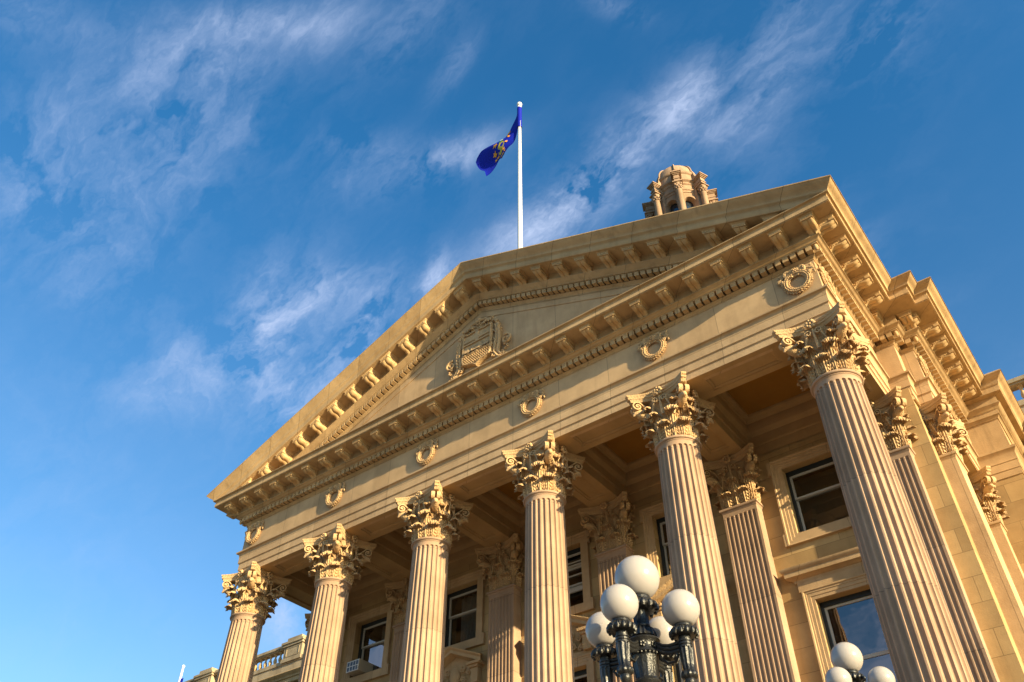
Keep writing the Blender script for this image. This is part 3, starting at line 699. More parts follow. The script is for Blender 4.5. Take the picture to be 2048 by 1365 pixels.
    lay = [(13.285, -.075), (13.30, -.06), (13.36, -.05), (13.375, -.035), (13.38, -.02), (13.40, -.012), (13.42, -.01), (13.43, -.03), (13.44, -.03), (13.455, -.01), (13.475, .003), (ZT + .004, .01)]
    rows = []
    for z, d in lay: rows.append([(x, y, z) for x, y in aba(.865 + d, .60 + d, .09)])
    mb.grid(rows, True, None, True)
    return mb
first_col = None
CL = ['left end column', 'second column from the left', 'third column from the left', 'third column from the right', 'second column from the right', 'right end column']
for i in range(6):
    x = -10 + 4 * i
    if first_col is None:
        first_col = part(shaft().build('column', SHAFT)); first_col.location = (x, 0, 1.6)
        c = capital().build('capital', CARVE, first_col, 45); b_ = base_mesh().build('base', SHAFT, first_col)
    else:
        o = clone(first_col, B, (x, 0, 1.6)); o.rotation_euler = (0, 0, 0)

# ---- pilasters
def pilaster_mesh(fl=7, hw_=.48, proj=.38, flutes=True, z0=2.3):
    mb = MB(); yF = -proj
    Z1 = 11.80
    if flutes:
        ph = .0665 * 7 / fl * (hw_ / .48); fw = .050
        xs = [-hw_]; ds = [0]
        c0 = -hw_ + .045; pit = (2 * hw_ - .09) / fl
        cols = [(-hw_, None)]
        for k in range(fl):
            cx = c0 + pit * (k + .5); h = pit * .37
            for j in range(9): cols.append((cx + h * (-1 + j / 4), (cx, h)))
        cols.append((hw_, None))
        zz = [z0, Z1 - 9.2] + [Z1 - 9 + 8.9 * i / 6 for i in range(7)] + [Z1 - .05, Z1 - .038, Z1 - .026, Z1 - .016, Z1 - .008, Z1 - .002, Z1, 12.0]
        zz = sorted(zz); rows = []
        for z in zz:
            row = []
            for x, c in cols:
                d = 0
                if c and z < Z1:
                    h = c[1]; lim = 1 if Z1 - z > h else math.sqrt(max(0, 1 - (1 - (Z1 - z) / h) ** 2))
                    t = (x - c[0]) / h
                    if abs(t) < lim: d = .8 * h * math.sqrt(1 - (t / lim) ** 2) * lim ** .5
                row.append((x, yF + d, z))
            rows.append(row)
        mb.grid(rows)
    else: mb.add([(-hw_, yF, z0), (hw_, yF, z0), (hw_, yF, 12.0), (-hw_, yF, 12.0)], [(0, 1, 2, 3)])
    for sx in (-1, 1): mb.add([(sx * hw_, yF, z0), (sx * hw_, .1, z0), (sx * hw_, .1, 12.0), (sx * hw_, yF, 12.0)], [(0, 1, 2, 3)])
    sweep(mb, [(-hw_, .1), (-hw_, yF), (hw_, yF), (hw_, .1)], [(0, 11.90), (.012, 11.93), (.02, 11.94), (.025, 11.965), (.055, 11.98), (.065, 12.01), (.055, 12.04), (.0, 12.06), (-.1, 12.07)])
    sweep(mb, [(-hw_, .1), (-hw_, yF), (hw_, yF), (hw_, .1)], [(.0, 2.32), (.04, 2.28), (.04, 2.2), (.02, 2.15), (.08, 2.0), (.10, 1.9), (.14, 1.88), (.14, 1.7)])
    return mb
PCAP = None; PF = None
YW = 3.65
for i in range(6):
    x = -10 + 4 * i
    if PF is None:
        PF = part(pilaster_mesh().build('pilaster', SHAFT)); PF.location = (x, YW, 1.6)
        cc = capital(True, (0, 1, 3)).build('capital', CARVE, PF, 45); cc.location = (0, .10, 0)
    else: clone(PF, B, (x, YW, 1.6))
PP = part(pilaster_mesh(flutes=False, proj=.30).build('pilaster', STONE)); PP.location = (11.0, 4.68, 1.6); PP.rotation_euler = (0, 0, pi / 2)
cc = capital(True, (0, 1, 3)).build('capital', CARVE, PP, 45); cc.location = (0, .18, 0)
for (sx, y) in ((1, 8.75), (-1, 4.68), (-1, 8.75)): clone(PP, B, (sx * 11.0, y, 1.6), sx * pi / 2)

# ================================================================== walls with openings
def wall_holes(mb, x0, x1, z0, z1, holes, y, depth, sgn=1):
    xs = sorted({x0, x1, *[h[0] for h in holes], *[h[1] for h in holes]}); zs_ = sorted({z0, z1, *[h[2] for h in holes], *[h[3] for h in holes]})
    for i in range(len(xs) - 1):
        for j in range(len(zs_) - 1):
            cx, cz = (xs[i] + xs[i + 1]) / 2, (zs_[j] + zs_[j + 1]) / 2
            if any(h[0] < cx < h[1] and h[2] < cz < h[3] for h in holes): continue
            mb.add([(xs[i], y, zs_[j]), (xs[i + 1], y, zs_[j]), (xs[i + 1], y, zs_[j + 1]), (xs[i], y, zs_[j + 1])], [(0, 1, 2, 3)])
    for a, b, c, d in holes:
        mb.add([(a, y, c), (b, y, c), (b, y, d), (a, y, d), (a, y + depth, c), (b, y + depth, c), (b, y + depth, d), (a, y + depth, d)], [(0, 1, 5, 4), (1, 2, 6, 5), (2, 3, 7, 6), (3, 0, 4, 7)])
BX = (-8, -4, 0, 4, 8)
holes = []
for c in BX:
    holes.append((c - .75, c + .75, 10.93, 12.87))
    holes.append((c - .73, c + .73, 4.6, 9.15))
mb = MB(); wall_holes(mb, -10.95, 10.95, 1.7, 13.9, holes, YW, .42)
rest = [(10.95, YW), (10.95, 4.22), (11.0, 4.22), (11.0, 8.88), (12.32, 8.88), (12.32, 12.35), (48, 12.35)]
for sgn in (1, -1):
    for a, b in zip(rest[:-1], rest[1:]): mb.add([(sgn * a[0], a[1], -1.6), (sgn * b[0], b[1], -1.6), (sgn * b[0], b[1], 13.9), (sgn * a[0], a[1], 13.9)], [(0, 1, 2, 3)])
wall = part(mb.build('wall', WALL))
mb = MB(); mb.box((-11.6, -1.3, -1.6), (11.6, 3.7, 1.70)); mb.box((-11.2, 3.0, -1.6), (11.2, 4.1, 1.72))
for k in range(11): mb.box((-9.0, -1.3 - .32 * (k + 1), -1.6), (9.0, -1.3 - .32 * k, 1.70 - .3 * (k + 1)))
part(mb.build('portico_steps', STONE))
# architrave underside over the side recesses
for sgn in (1, -1):
    for (xa, xb, ya, yb) in ((10.98, 11.34, 4.3, 8.84), (10.3, 11.0, 3.68, 4.3)):
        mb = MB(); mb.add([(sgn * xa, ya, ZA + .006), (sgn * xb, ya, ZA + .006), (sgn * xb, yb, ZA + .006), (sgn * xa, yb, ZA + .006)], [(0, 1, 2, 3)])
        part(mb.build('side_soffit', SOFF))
# rooms behind the windows
mb = MB(); mb.box((-10.8, 4.09, 9.9), (10.8, 7.5, 13.6)); mb.box((-10.8, 4.09, 3), (10.8, 7.5, 9.8))
mb.f = [f for i, f in enumerate(mb.f) if i % 6 != 2]; mb.m = [0] * len(mb.f)
part(mb.build('room_interior', ROOM))

# ---- window builder (origin: centre bottom of the opening on the wall face)
def sash_window(w, h, kind):
    hw_ = w / 2; fr = MB()
    fr.box((-hw_, .22, 0), (-hw_ + .07, .40, h)); fr.box((hw_ - .07, .22, 0), (hw_, .40, h)); fr.box((-hw_, .22, h - .12), (hw_, .40, h)); fr.box((-hw_, .22, 0), (hw_, .40, .05))
    root = fr.build('window', DARKF); a, b = -hw_ + .07, hw_ - .07
    s = MB(); t = .055
    def fr2(x0, x1, z0, z1, y, mids=(), vm=()):
        s.box((x0, y, z0), (x0 + t, y + .05, z1)); s.box((x1 - t, y, z0), (x1, y + .05, z1)); s.box((x0, y, z0), (x1, y + .05, z0 + t)); s.box((x0, y, z1 - t), (x1, y + .05, z1))
        for m_ in mids: s.box((x0, y + .01, m_ - .02), (x1, y + .045, m_ + .02))
    zt = h - .12
    if kind == 'upper':
        mid = h * .565; fr2(a, b, mid, zt, .27); fr2(a, b, .05, mid + t, .325)
        root2 = s.build('sash', SASH, root)
        g_ = MB(); g_.add([(a, .30, mid), (b, .30, mid), (b, .30, zt), (a, .30, zt)], [(0, 1, 2, 3)]); g_.build('pane', GLASS, root)
        g_ = MB(); g_.add([(a, .35, .05), (b, .35, .05), (b, .35, mid), (a, .35, mid)], [(0, 1, 2, 3)]); g_.build('pane', GLASS, root)
    elif kind == 'open':
        fr2(a, b, h * .73, zt, .27, (h * .80,)); fr2(a, b, h * .42, h * .73, .33, (h * .60,)); fr2(a, b, .05, h * .42, .38)
        s.box((a, .25, h * .30), (b, .31, h * .36)); s.build('sash', SASH, root)
        g_ = MB(); g_.add([(a, .40, .05), (b, .40, .05), (b, .40, zt), (a, .40, zt)], [(0, 1, 2, 3)]); g_.build('pane', GLASS, root)
    else:
        fr2(a, b, .05, zt, .27); mid = h * .68; s.box((a, .275, mid - .04), (b, .32, mid + .04)); 
        s.box((-.30, .30, .05), (-.26, .33, mid)); s.build('sash', SASH, root)
        g_ = MB(); g_.add([(a, .30, .05), (b, .30, .05), (b, .30, zt), (a, .30, zt)], [(0, 1, 2, 3)]); g_.build('pane', GLASS, root)
    return root
WU = sash_window(1.5, 1.94, 'upper'); WO = sash_window(1.5, 1.94, 'open'); WL = sash_window(1.46, 4.55, 'lower')
def place(src, used, loc):
    o = src if not used else clone(src, B)
    o.parent = B; o.location = Vector(loc) - Vector(B.location); return o
u = False
for c in (-8, -4, 4, 8): place(WU, u, (c, YW, 10.93)); u = True
place(WO, False, (0, YW, 10.93))
u = False
for c in BX: place(WL, u, (c, YW, 4.6)); u = True
# window surrounds
def surround(w, h, ears=True, wd=.29, bottom=True):
    mb = MB(); hw_ = w / 2
    # three-stepped architrave frame swept round the opening (in the XZ plane)
    prof = [(0.0, 0.0), (0.0, .045), (.08, .045), (.085, .06), (.165, .06), (.17, .075), (wd - .05, .075), (wd - .035, .10), (wd, .105), (wd, 0)]
    path = [(-hw_, 0), (-hw_, h), (hw_, h), (hw_, 0)]
    mit = [(-1, -1 if bottom else 0), (-1, 1), (1, 1), (1, -1 if bottom else 0)]
    rows = [[(p[0] + m_[0] * o, -d, p[1] + m_[1] * o) for p, m_ in zip(path, mit)] for o, d in prof]
    mb.grid(rows, bottom)
    if ears:
        for sx in (-1, 1):
            for (z0, z1) in ((h - .12, h + wd), (-wd, .05)):
                x0, x1 = sorted((sx * (hw_ + wd - .01), sx * (hw_ + wd + .07))); mb.box((x0, -.10, z0), (x1, 0, z1))
    return mb
SUO = surround(1.5, 1.94).build('window_surround', STONE); SLO = surround(1.46, 4.55, False, .26, False).build('window_surround', STONE)
u = False
for c in BX: place(SUO, u, (c, YW, 10.93)); u = True
u = False
for c in BX: place(SLO, u, (c, YW, 4.6)); u = True
# straight hood over the outer lower windows
mb = MB()
hp = [(0, -.28), (.05, -.28), (.06, -.22), (.12, -.19), (.14, -.17), (.22, -.16), (.22, -.05), (.235, -.04), (.26, -.02), (.30, .02), (.305, .05), (.0, .10)]
sweep(mb, [(-1.06, .02), (-1.06, 0), (1.06, 0), (1.06, .02)], hp)
mb.box((-1.06, -.045, -.52), (1.06, .0, -.27))
HD = mb.build('window_hood', STONE); place(HD, False, (-8, YW, 9.93)); place(HD, True, (8, YW, 9.93))
# pedimented hood with carved cartouche over the inner lower windows
mb = MB(); sl = .42
pr = [(.04, -.22), (.06, -.20), (.20, -.18), (.22, -.17), (.32, -.165), (.32, -.07), (.34, -.05), (.37, -.03), (.40, .0), (.40, .03), (0, .10)]
for sgn in (1, -1):
    mb.grid([[(0, -o, z + .58), (sgn * (1.0 + o * .6), -o, z + .58 - sl * (1.0 + o * .6) * 1.02)] for o, z in pr])
    v = [(sgn * (1.0 + o * .6), -o, z + .58 - sl * (1.0 + o * .6) * 1.02) for o, z in pr]; mb.add(v, [tuple(range(len(v)))])
    mb.box(*[(min(sgn * .66, sgn * 1.14), -.34, -.12), (max(sgn * .66, sgn * 1.14), .02, -.04)]); mb.box((min(sgn * .70, sgn * 1.05), -.27, -.19), (max(sgn * .70, sgn * 1.05), .02, -.12)); mb.box((min(sgn * .74, sgn * 1.0), -.2, -.62), (max(sgn * .74, sgn * 1.0), .02, -.19))
mb.box((-1.05, -.06, -.72), (1.05, 0, -.58)); mb.add([(-1.0, -.03, -.2), (1.0, -.03, -.2), (0, -.03, .45)], [(0, 1, 2)])
mb.ellipsoid((0, -.05, -.25), (.20, .13, .30), 14, 8)
for sx in (-1, 1):
    for (cx, cz, r0, a, s_) in ((.30, -.05, .12, pi, 1), (.34, -.42, .11, pi, -1), (.56, -.22, .09, 0, 1), (.58, -.50, .08, 0, 1)):
        mb.tube([(sx * x, -.07, z) for x, z in spiral(cx, cz, r0, 1.5, a, s_, 18)], .028, 6)
    for q in range(9): mb.ellipsoid((sx * (.28 + .05 * q), -.06, -.30 + .16 * sin(q * 1.7)), (.05, .045, .03), 6, 4, None, Matrix.Rotation(q * .9, 3, 'Y'))
PH = mb.build('window_pediment', CARVE); u = False
for c in (-4, 0, 4): place(PH, u, (c, YW, 10.12)); u = True

# ================================================================== portico ceiling
mb = MB(); cm = MB()
cof = [(0, ZA + .001), (0, ZA + .30), (.025, ZA + .315), (.025, ZA + .33), (.04, ZA + .33), (.04, ZA + .60), (.06, ZA + .62), (.09, ZA + .66), (.14, ZA + .70), (.15, ZA + .72), (.15, 14.50), (.17, 14.51), (.20, 14.54), (.25, 14.58), (.31, 14.60), (.33, 14.64), (.33, 14.68)]
bx = [(-9.5, -6.5), (-5.5, -2.5), (-1.5, 1.5), (2.5, 5.5), (6.5, 9.5)]
for a, b in bx:
    sweep(mb, [(a, .5), (a, 3.58), (b, 3.58), (b, .5)], cof, True)
    cm.add([(a, .5, 14.68), (b, .5, 14.68), (b, 3.6, 14.68), (a, 3.6, 14.68)], [(0, 1, 2, 3)])
def soffit(mb, x0, x1, y0, y1, panels):
    outer = [Vector((x0, y0, 0)), Vector((x1, y0, 0)), Vector((x1, y1, 0)), Vector((x0, y1, 0))]
    polys = [outer] + [[Vector((p[0], p[1], 0)) for p in reversed(q)] for q in panels]
    tris = tessellate_polygon(polys); vs = [p for q in polys for p in q]
    mb.add([(p.x, p.y, ZA) for p in vs], [tuple(t) for t in tris])
    for q in panels:
        n = len(q); P = [Vector(p) for p in q]; rows = []
        for d, z in ((0, 0), (0, .02), (.02, .02), (.045, .035), (.06, .05), (.06, .065)):
            row = []
            for i in range(n):
                e1 = (P[i] - P[i - 1]).normalized(); e2 = (P[(i + 1) % n] - P[i]).normalized(); n1 = Vector((-e1.y, e1.x)); n2 = Vector((-e2.y, e2.x)); m_ = (n1 + n2) / max(.3, (1 + n1.dot(n2)))
                row.append((P[i].x + m_.x * d, P[i].y + m_.y * d, ZA + z))
            rows.append(row)
        mb.grid(rows, True); last = rows[-1]
        t2 = tessellate_polygon([[Vector(p) for p in last]]); mb.add(last, [tuple(t) for t in t2])
sf = MB()
def arcpanel(xa, xb, hw_, flip=False):
    """panel along x between column centres, its ends hollowed round the capitals"""
    R = 1.12; q = []
    for j in range(9): y = -hw_ + 2 * hw_ * j / 8; q.append((xb - math.sqrt(max(0, R * R - (y) ** 2)), y))
    for j in range(9): y = hw_ - 2 * hw_ * j / 8; q.append((xa + math.sqrt(max(0, R * R - (y) ** 2)), y))
    return [(y, x) for x, y in q][::-1] if flip else q
for i in range(5): soffit(sf, -10 + 4 * i, -6 + 4 * i, -.5 + .04, .5, [arcpanel(-10 + 4 * i, -6 + 4 * i, .30)])
for i in range(6):
    x = -10 + 4 * i
    q = [(x - .28, 1.0), (x + .28, 1.0), (x + .28, 2.72), (x - .28, 2.72)]
    soffit(sf, x - (.5 if i else .46), x + (.5 if i < 5 else .46), .5, 3.66, [q])
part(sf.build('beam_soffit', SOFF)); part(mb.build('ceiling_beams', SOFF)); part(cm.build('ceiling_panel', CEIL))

# ================================================================== side block and wings
entB = [(-.3, ZA), (0, ZA), (0, ZA + .20), (.02, ZA + .21), (.02, ZA + .44), (.04, ZA + .46), (.04, ZA + .68), (.06, ZA + .72), (.11, ZA + .79), (.125, ZA + .80), (.125, 14.386), (.02, 14.42), (0, 14.42), (0, 15.40),
        (.03, 15.41), (.05, 15.46), (.10, 15.50), (.12, 15.505), (.12, 15.66), (.16, 15.68), (.22, 15.74), (.26, 15.79), (.26, 15.81), (.22, 15.82), (.22, 16.04), (.42, 16.06), (.42, 16.235), (.44, 16.25), (.47, 16.29), (.48, 16.352), (.50, 16.39), (.55, 16.43), (.62, 16.47), (.665, 16.52), (.68, 16.52), (.68, 16.556), (.6, 16.62), (.0, 16.74), (-.5, 16.76)]
for sgn in (1, -1):
    mb = MB(); pth = [(11.34, 8.85), (12.35, 8.85), (12.35, 12.3)]
    if sgn < 0: pth = [(-x, y) for x, y in reversed(pth)]
    sweep(mb, pth, entB); part(mb.build('side_block_entablature', CORN))
WC = {}
for sgn in (1, -1):
    mb = MB()
    pth = [(12.2, 12.30), (38, 12.30), (38, 10.5), (50, 10.5)]
    if sgn < 0: pth = [(-x, y) for x, y in reversed(pth)]
    sweep(mb, pth, arch_prof + [(0, 14.41), (0, 15.42)] + bed[1:] + cyma + side_cyma[1:11] + [(.1, 16.62)]); dentils(mb, pth); WC[sgn] = part(mb.build('wing_entablature', CORN))
for k in range(30):
    for sgn in (1, -1):
        x = 13.0 + .8 * k
        if sgn > 0 and k > 3: continue
        if sgn < 0 and (k < 9): continue
        o = clone(MODB, WC[sgn]); o.location = (sgn * x, 11.96, ZS)
# balustrade
def baluster():
    mb = MB(); mb.box((-.09, -.09, 0), (.09, .09, .06)); mb.box((-.09, -.09, .64), (.09, .09, .70))
    mb.lathe([(.07, .06), (.08, .09), (.045, .13), (.05, .16), (.095, .25), (.10, .30), (.085, .38), (.05, .48), (.042, .54), (.065, .57), (.065, .59), (.05, .60), (.06, .64)], 12); return mb
PEDX = [14.1, 22.7, 30.2, 37.4]; BAL = {}
for sgn in (1, -1):
    mb = MB()
    x0, x1 = sorted((sgn * 12.4, sgn * 38)); 
    mb.box((x0, 11.98, 16.5), (x1, 12.42, 17.55)); mb.box((x0, 11.92, 17.50), (x1, 12.48, 17.70))
    mb.box((x0, 12.0, 18.40), (x1, 12.40, 18.46)); mb.box((x0, 11.93, 18.46), (x1, 12.47, 18.60))
    for p in PEDX:
        if sgn > 0 and p < 15: p = 17.2
        c = sgn * p
        for q in (-.62, .62): pass
        mb.box((c - .70, 11.90, 17.55), (c + .70, 12.5, 18.40)); mb.box((c - .78, 11.82, 18.38), (c + .78, 12.58, 18.5)); mb.box((c - .84, 11.76, 18.5), (c + .84, 12.64, 18.62)); mb.box((c - .55, 11.9, 18.62), (c + .55, 12.5, 18.86)); mb.box((c - .76, 11.84, 17.55), (c + .76, 12.56, 17.75))
        for (a, b_) in ((c - .52, c - .46), (c + .46, c + .52)): mb.box((a, 11.88, 17.85), (b_, 11.9, 18.3))
        mb.box((c - .52, 11.88, 18.27), (c + .52, 11.9, 18.33)); mb.box((c - .52, 11.88, 17.82), (c + .52, 11.9, 17.88))
    BAL[sgn] = part(mb.build('balustrade', WEATH))
BA = baluster().build('baluster', BRACK); BA.parent = BAL[-1]; first = True
for sgn, rng in ((-1, (23.6, 29.3)), (-1, (31.1, 36.5)), (1, (12.9, 16.3)), (-1, (20.4, 21.9))):
    x = rng[0]
    while x < rng[1]:
        o = BA if first else clone(BA, BAL[sgn]); first = False; o.location = (sgn * x, 12.2, 17.70); x += .40
# end pavilion roof parapet far to the left, and its twin
for sgn in (1, -1):
    mb = MB()
    for (xa, xb, ya, yb, z0, z1) in ((38.3, 50, 10.6, 20, 16.6, 18.3), (37.9, 44, 10.8, 13, 18.3, 19.1), (38.2, 39.6, 10.9, 12.6, 19.1, 19.55), (40.1, 41.3, 10.9, 12.6, 19.1, 19.72), (41.9, 43.2, 10.9, 12.6, 19.1, 19.75)):
        a, b_ = sorted((sgn * xa, sgn * xb)); mb.box((a, ya, z0), (b_, yb, z1)); mb.box((a - .1, ya - .1, z1 - .2), (b_ + .1, yb + .1, z1 + .02))
    part(mb.build('end_pavilion_parapet', STONE))
# attic behind the right cornice and flat roofs
mb = MB()
for sgn in (1, -1):
    a, b_ = sorted((sgn * 9.5, sgn * 12.2)); mb.box((a, 9.4, 16.4), (b_, 14, 17.3))
    a, b_ = sorted((sgn * 12, sgn * 50)); mb.box((a, 12.4, 16.3), (b_, 26, 16.6))
mb.box((-12, 11.5, 16.3), (12, 30, 18)); part(mb.build('roof_attic', STONE))
# dome and drum under the lantern
mb = MB(); cx_, cy_ = 0.0, 20.2; T_ = Matrix.Translation((cx_, cy_, 0))
mb.lathe([(7.5, 17), (7.5, 22), (7.9, 22.2), (7.9, 22.7), (7.0, 22.9), (6.8, 27.0), (7.2, 27.2), (7.2, 27.6), (6.6, 27.8)], 48, T_, False)
mb.lathe([(6.5, 27.8), (6.45, 30), (6.2, 32), (5.7, 34), (4.9, 36), (3.9, 38), (3.0, 39.4), (2.6, 40.2), (2.8, 40.3), (2.8, 40.9), (2.6, 41.0), (0, 41.0)], 48, T_, False)
part(mb.build('dome', LANT))
# ---- lantern
def lantern():
    mb = MB(); rw = 1.62
    # wall with arched openings in eight bays
    zA, zB, zsp, hwd = 41.0, 46.4, 44.85, .38
    n = 8
    for k in range(n):
        a = k * pi / 4 + pi / 8 * 0 ; D = lambda ang, r_=rw: (r_ * cos(ang), r_ * sin(ang))
        hA = hwd / rw; s0, s1 = a - pi / 8, a + pi / 8
        def P(ang, z, r_=rw): return (r_ * cos(ang), r_ * sin(ang), z)
        for (u0, u1) in ((s0, a - hA), (a + hA, s1)): mb.grid([[P(u0 + (u1 - u0) * t / 3, z) for t in range(4)] for z in (zA, zsp, zsp + .36, zB)])
        arcp = [(a - hA * cos(pi * t / 10), zsp + hwd * sin(pi * t / 10)) for t in range(11)]
        mb.grid([[P(q[0], q[1]) for q in arcp], [P(q[0], zB) for q in arcp]])
        op = [(a - hA, 41.6)] + arcp + [(a + hA, 41.6)]
        mb.grid([[P(q[0], q[1]) for q in op], [P(q[0], q[1], rw - .30) for q in op]])
        big = [(a - hA * 1.35, 41.6)] + [(a - hA * 1.35 * cos(pi * t / 10), zsp + hwd * 1.35 * sin(pi * t / 10)) for t in range(11)] + [(a + hA * 1.35, 41.6)]
        mb.grid([[P(q[0], q[1], rw + .07) for q in op], [P(q[0], q[1], rw + .09) for q in big], [P(q[0], q[1], rw) for q in big]])
        mb.grid([[P(q[0], q[1], rw) for q in op], [P(q[0], q[1], rw + .07) for q in op]])
    mb.lathe([(rw, 45.72), (rw + .05, 45.74), (rw + .05, 45.9), (rw + .12, 45.96), (rw + .12, 46.06), (rw + .02, 46.08), (rw + .02, 46.55), (rw + .10, 46.62), (rw + .12, 46.75), (rw + .26, 46.85), (rw + .28, 46.98), (rw + .05, 47.1), (rw - .02, 47.15), (rw - .02, 47.85), (rw + .06, 47.9), (rw + .10, 48.0), (rw + .10, 48.1), (rw - .06, 48.14), (rw - .08, 48.3)] + [((rw - .10) * cos(rad(t)), 48.40 + 1.6 * sin(rad(t))) for t in range(0, 90, 8)] + [(.25, 49.95), (.22, 50.0), (0, 50.02)], 48, None, False)
    for k in range(8):
        a = k * pi / 4 + pi / 8; mb.tube([((rw - .06) * cos(rad(t)) * cos(a), (rw - .06) * cos(rad(t)) * sin(a), 48.41 + 1.62 * sin(rad(t))) for t in range(0, 86, 8)], .07, 6)
    return mb
LZ = empty('tmp'); bpy.data.objects.remove(LZ)
lan = lantern().build('lantern', LANT, None, 38); part(lan); lan.location = (cx_, cy_, 1.6)
mb = MB()
mb.lathe([(1.30, 41.2), (1.30, 45.6)], 32, None, False); ob = mb.build('window', simple('lantern_glass', (.02, .03, .045), .05, 0, 0, 5, 1), lan)
def lcol():
    mb = MB(); R0 = 2.18
    mb.lathe([(.30, 41.0), (.30, 41.2), (.24, 41.25), (.235, 42), (.20, 45.25), (.22, 45.28), (.22, 45.33), (.19, 45.36)], 18, Matrix.Translation((R0, 0, 0)), False)
    for z, r_, n in ((45.45, .22, 8), (45.62, .25, 8), (45.82, .28, 4)):
        for k in range(n):
            b_ = 2 * pi * k / n + (pi / 4 if n == 4 else 0) + (pi / 8 if z == 45.62 else 0); mb.ellipsoid((R0 + r_ * cos(b_), r_ * sin(b_), z), (.075, .075, .10), 6, 5)
    mb.lathe([(.18, 45.34), (.2, 45.7), (.28, 45.92), (.28, 45.98)], 12, Matrix.Translation((R0, 0, 0)), True)
    mb.box((R0 - .33, -.33, 45.95), (R0 + .33, .33, 46.03))
    # projecting block of entablature
    for (z0, z1, e) in ((46.03, 46.35, .0), (46.35, 46.42, .05), (46.42, 46.78, -.01), (46.78, 46.86, .06), (46.86, 46.94, .13), (46.94, 47.04, .20)):
        mb.box((1.4, -.19 - e * .8, z0), (R0 + .20 + e, .19 + e * .8, z1))
    # pier behind the column
    mb.box((1.5, -.26, 41), (1.86, .26, 46.0))
    # scroll on top
    pr_ = [(1.4, 47.04), (2.25, 47.04), (2.3, 47.16), (2.2, 47.30), (2.05, 47.32), (1.9, 47.45), (1.82, 47.7), (1.75, 48.1), (1.7, 48.25), (1.35, 48.3)]
    mb.prism(pr_, -.11, .11, 'Y'); return mb
LC = lcol().build('buttress_column', LANT, lan); first = True
for k in range(8):
    o = LC if first else clone(LC, lan); first = False; o.rotation_euler = (0, 0, pi / 8 + k * pi / 4)

mb = MB(); rows = [[(7.3 + 1.4 * j / 20, YW + .50 + .006 * sin(j * 2.1), 12.72 - 1.74 * i / 6) for j in range(21)] for i in range(7)]  # sheet added behind the glass to give this pane its brown look
mb.grid(rows); o = mb.build('added_pane_backing', simple('brown_pane_backing', (.20, .135, .075), .9)); tag(o, 'brown sheet added behind the rightmost upper window', 'backing')
# ================================================================== flagpole and flag
fp = empty('flagpole', (0, 1.65, 20.9)); tag(fp, 'tall white flagpole with ball finial rising behind the pediment apex', 'flagpole')
mb = MB(); mb.lathe([(.11, -.3), (.105, 4), (.077, 12), (.068, 14.05)], 20); p_ = mb.build('pole', WHITEM, fp)
mb = MB(); mb.lathe([(.09, 13.95), (.10, 14.0), (.10, 14.2), (.06, 14.24)] + [(.13 * cos(rad(a)), 14.40 + .13 * sin(rad(a))) for a in range(-75, 91, 15)], 20); mb.build('finial', WHITEM, fp)
mb = MB(); mb.tube([(.13, -.1, 0), (.12, -.08, 6), (.10, -.06, 12.9)], .008, 5); mb.build('halyard', WHITEM, fp)
# flag: cloth hanging down to the left from the hoist; (u along fly, v down the hoist)
def flagpt(u, v):
    # edges in the plane of the pole read as x, z at y = 1.65
    up = [(-.10, 34.99), (-.20, 34.5), (-.49, 34.11), (-.79, 33.58), (-.96, 33.36), (-1.33, 33.25), (-1.76, 33.33), (-2.24, 33.43), (-2.53, 33.22), (-2.62, 32.97)]
    lo = [(-.10, 33.43), (-.22, 32.85), (-.35, 32.45), (-.59, 32.25), (-.89, 32.0), (-1.05, 31.97), (-1.23, 32.04), (-1.41, 31.64), (-1.59, 31.25), (-1.77, 31.06)]
    def cv(P, t):
        t = t * (len(P) - 1); i = min(int(t), len(P) - 2); f = t - i
        p0 = Vector(P[max(i - 1, 0)]); p1 = Vector(P[i]); p2 = Vector(P[i + 1]); p3 = Vector(P[min(i + 2, len(P) - 1)])
        return .5 * ((2 * p1) + (p2 - p0) * f + (2 * p0 - 5 * p1 + 4 * p2 - p3) * f * f + (3 * p1 - p0 - 3 * p2 + p3) * f ** 3)
    a, b = cv(up, u), cv(lo, u); q = a.lerp(b, v)
    # bulge at the fly end
    q = q + Vector((-.02, -.07)) * sin(v * 2 * pi) * max(0, u - .75) * 4 + Vector((0, -.035)) * sin(v * 9 + u * 5) * min(1, u * 2)
    y = 1.65 + .11 * sin(u * 8.0 + v * 2.2) * min(1, u * 3) + .05 * sin(v * 7 + u * 4) * min(1, u * 3)
    return Vector((q.x, y, q.y))
fl = MB(); nu, nv = 40, 20
front = [[flagpt(i / nu, j / nv) + Vector((0, -.006, 0)) for j in range(nv + 1)] for i in range(nu + 1)]
back = [[flagpt(i / nu, j / nv) + Vector((0, .006, 0)) for j in range(nv + 1)] for i in range(nu + 1)]
fl.grid(front); fl.grid(back)
fl.lathe([(.112, 33.36), (.112, 34.98)], 16, Matrix.Translation((0, 1.65, 0)), False)     # sleeve round the pole
flag = fl.build('flag', BLUE, None, 60); tag(flag, 'dark blue flag with gold and yellow-green emblem drooping from the tall flagpole', 'flag')
def patch(name, pts, mat, off=.030, grow=None):
    m_ = MB(); cu = sum(p[0] for p in pts) / len(pts); cv_ = sum(p[1] for p in pts) / len(pts)
    for sy in (-1, 1):
        off = off * 1.0 + .0
        v = [flagpt(cu, cv_) + Vector((0, sy * off, 0))] + [flagpt(*p) + Vector((0, sy * off, 0)) for p in pts]
        m_.add(v, [(0, i + 1, (i + 1) % len(pts) + 1) for i in range(len(pts))])
    return m_
em = MB()
GR = [[(i / 60, j / 40, flagpt(i / 60, j / 40)) for j in range(41)] for i in range(61)]
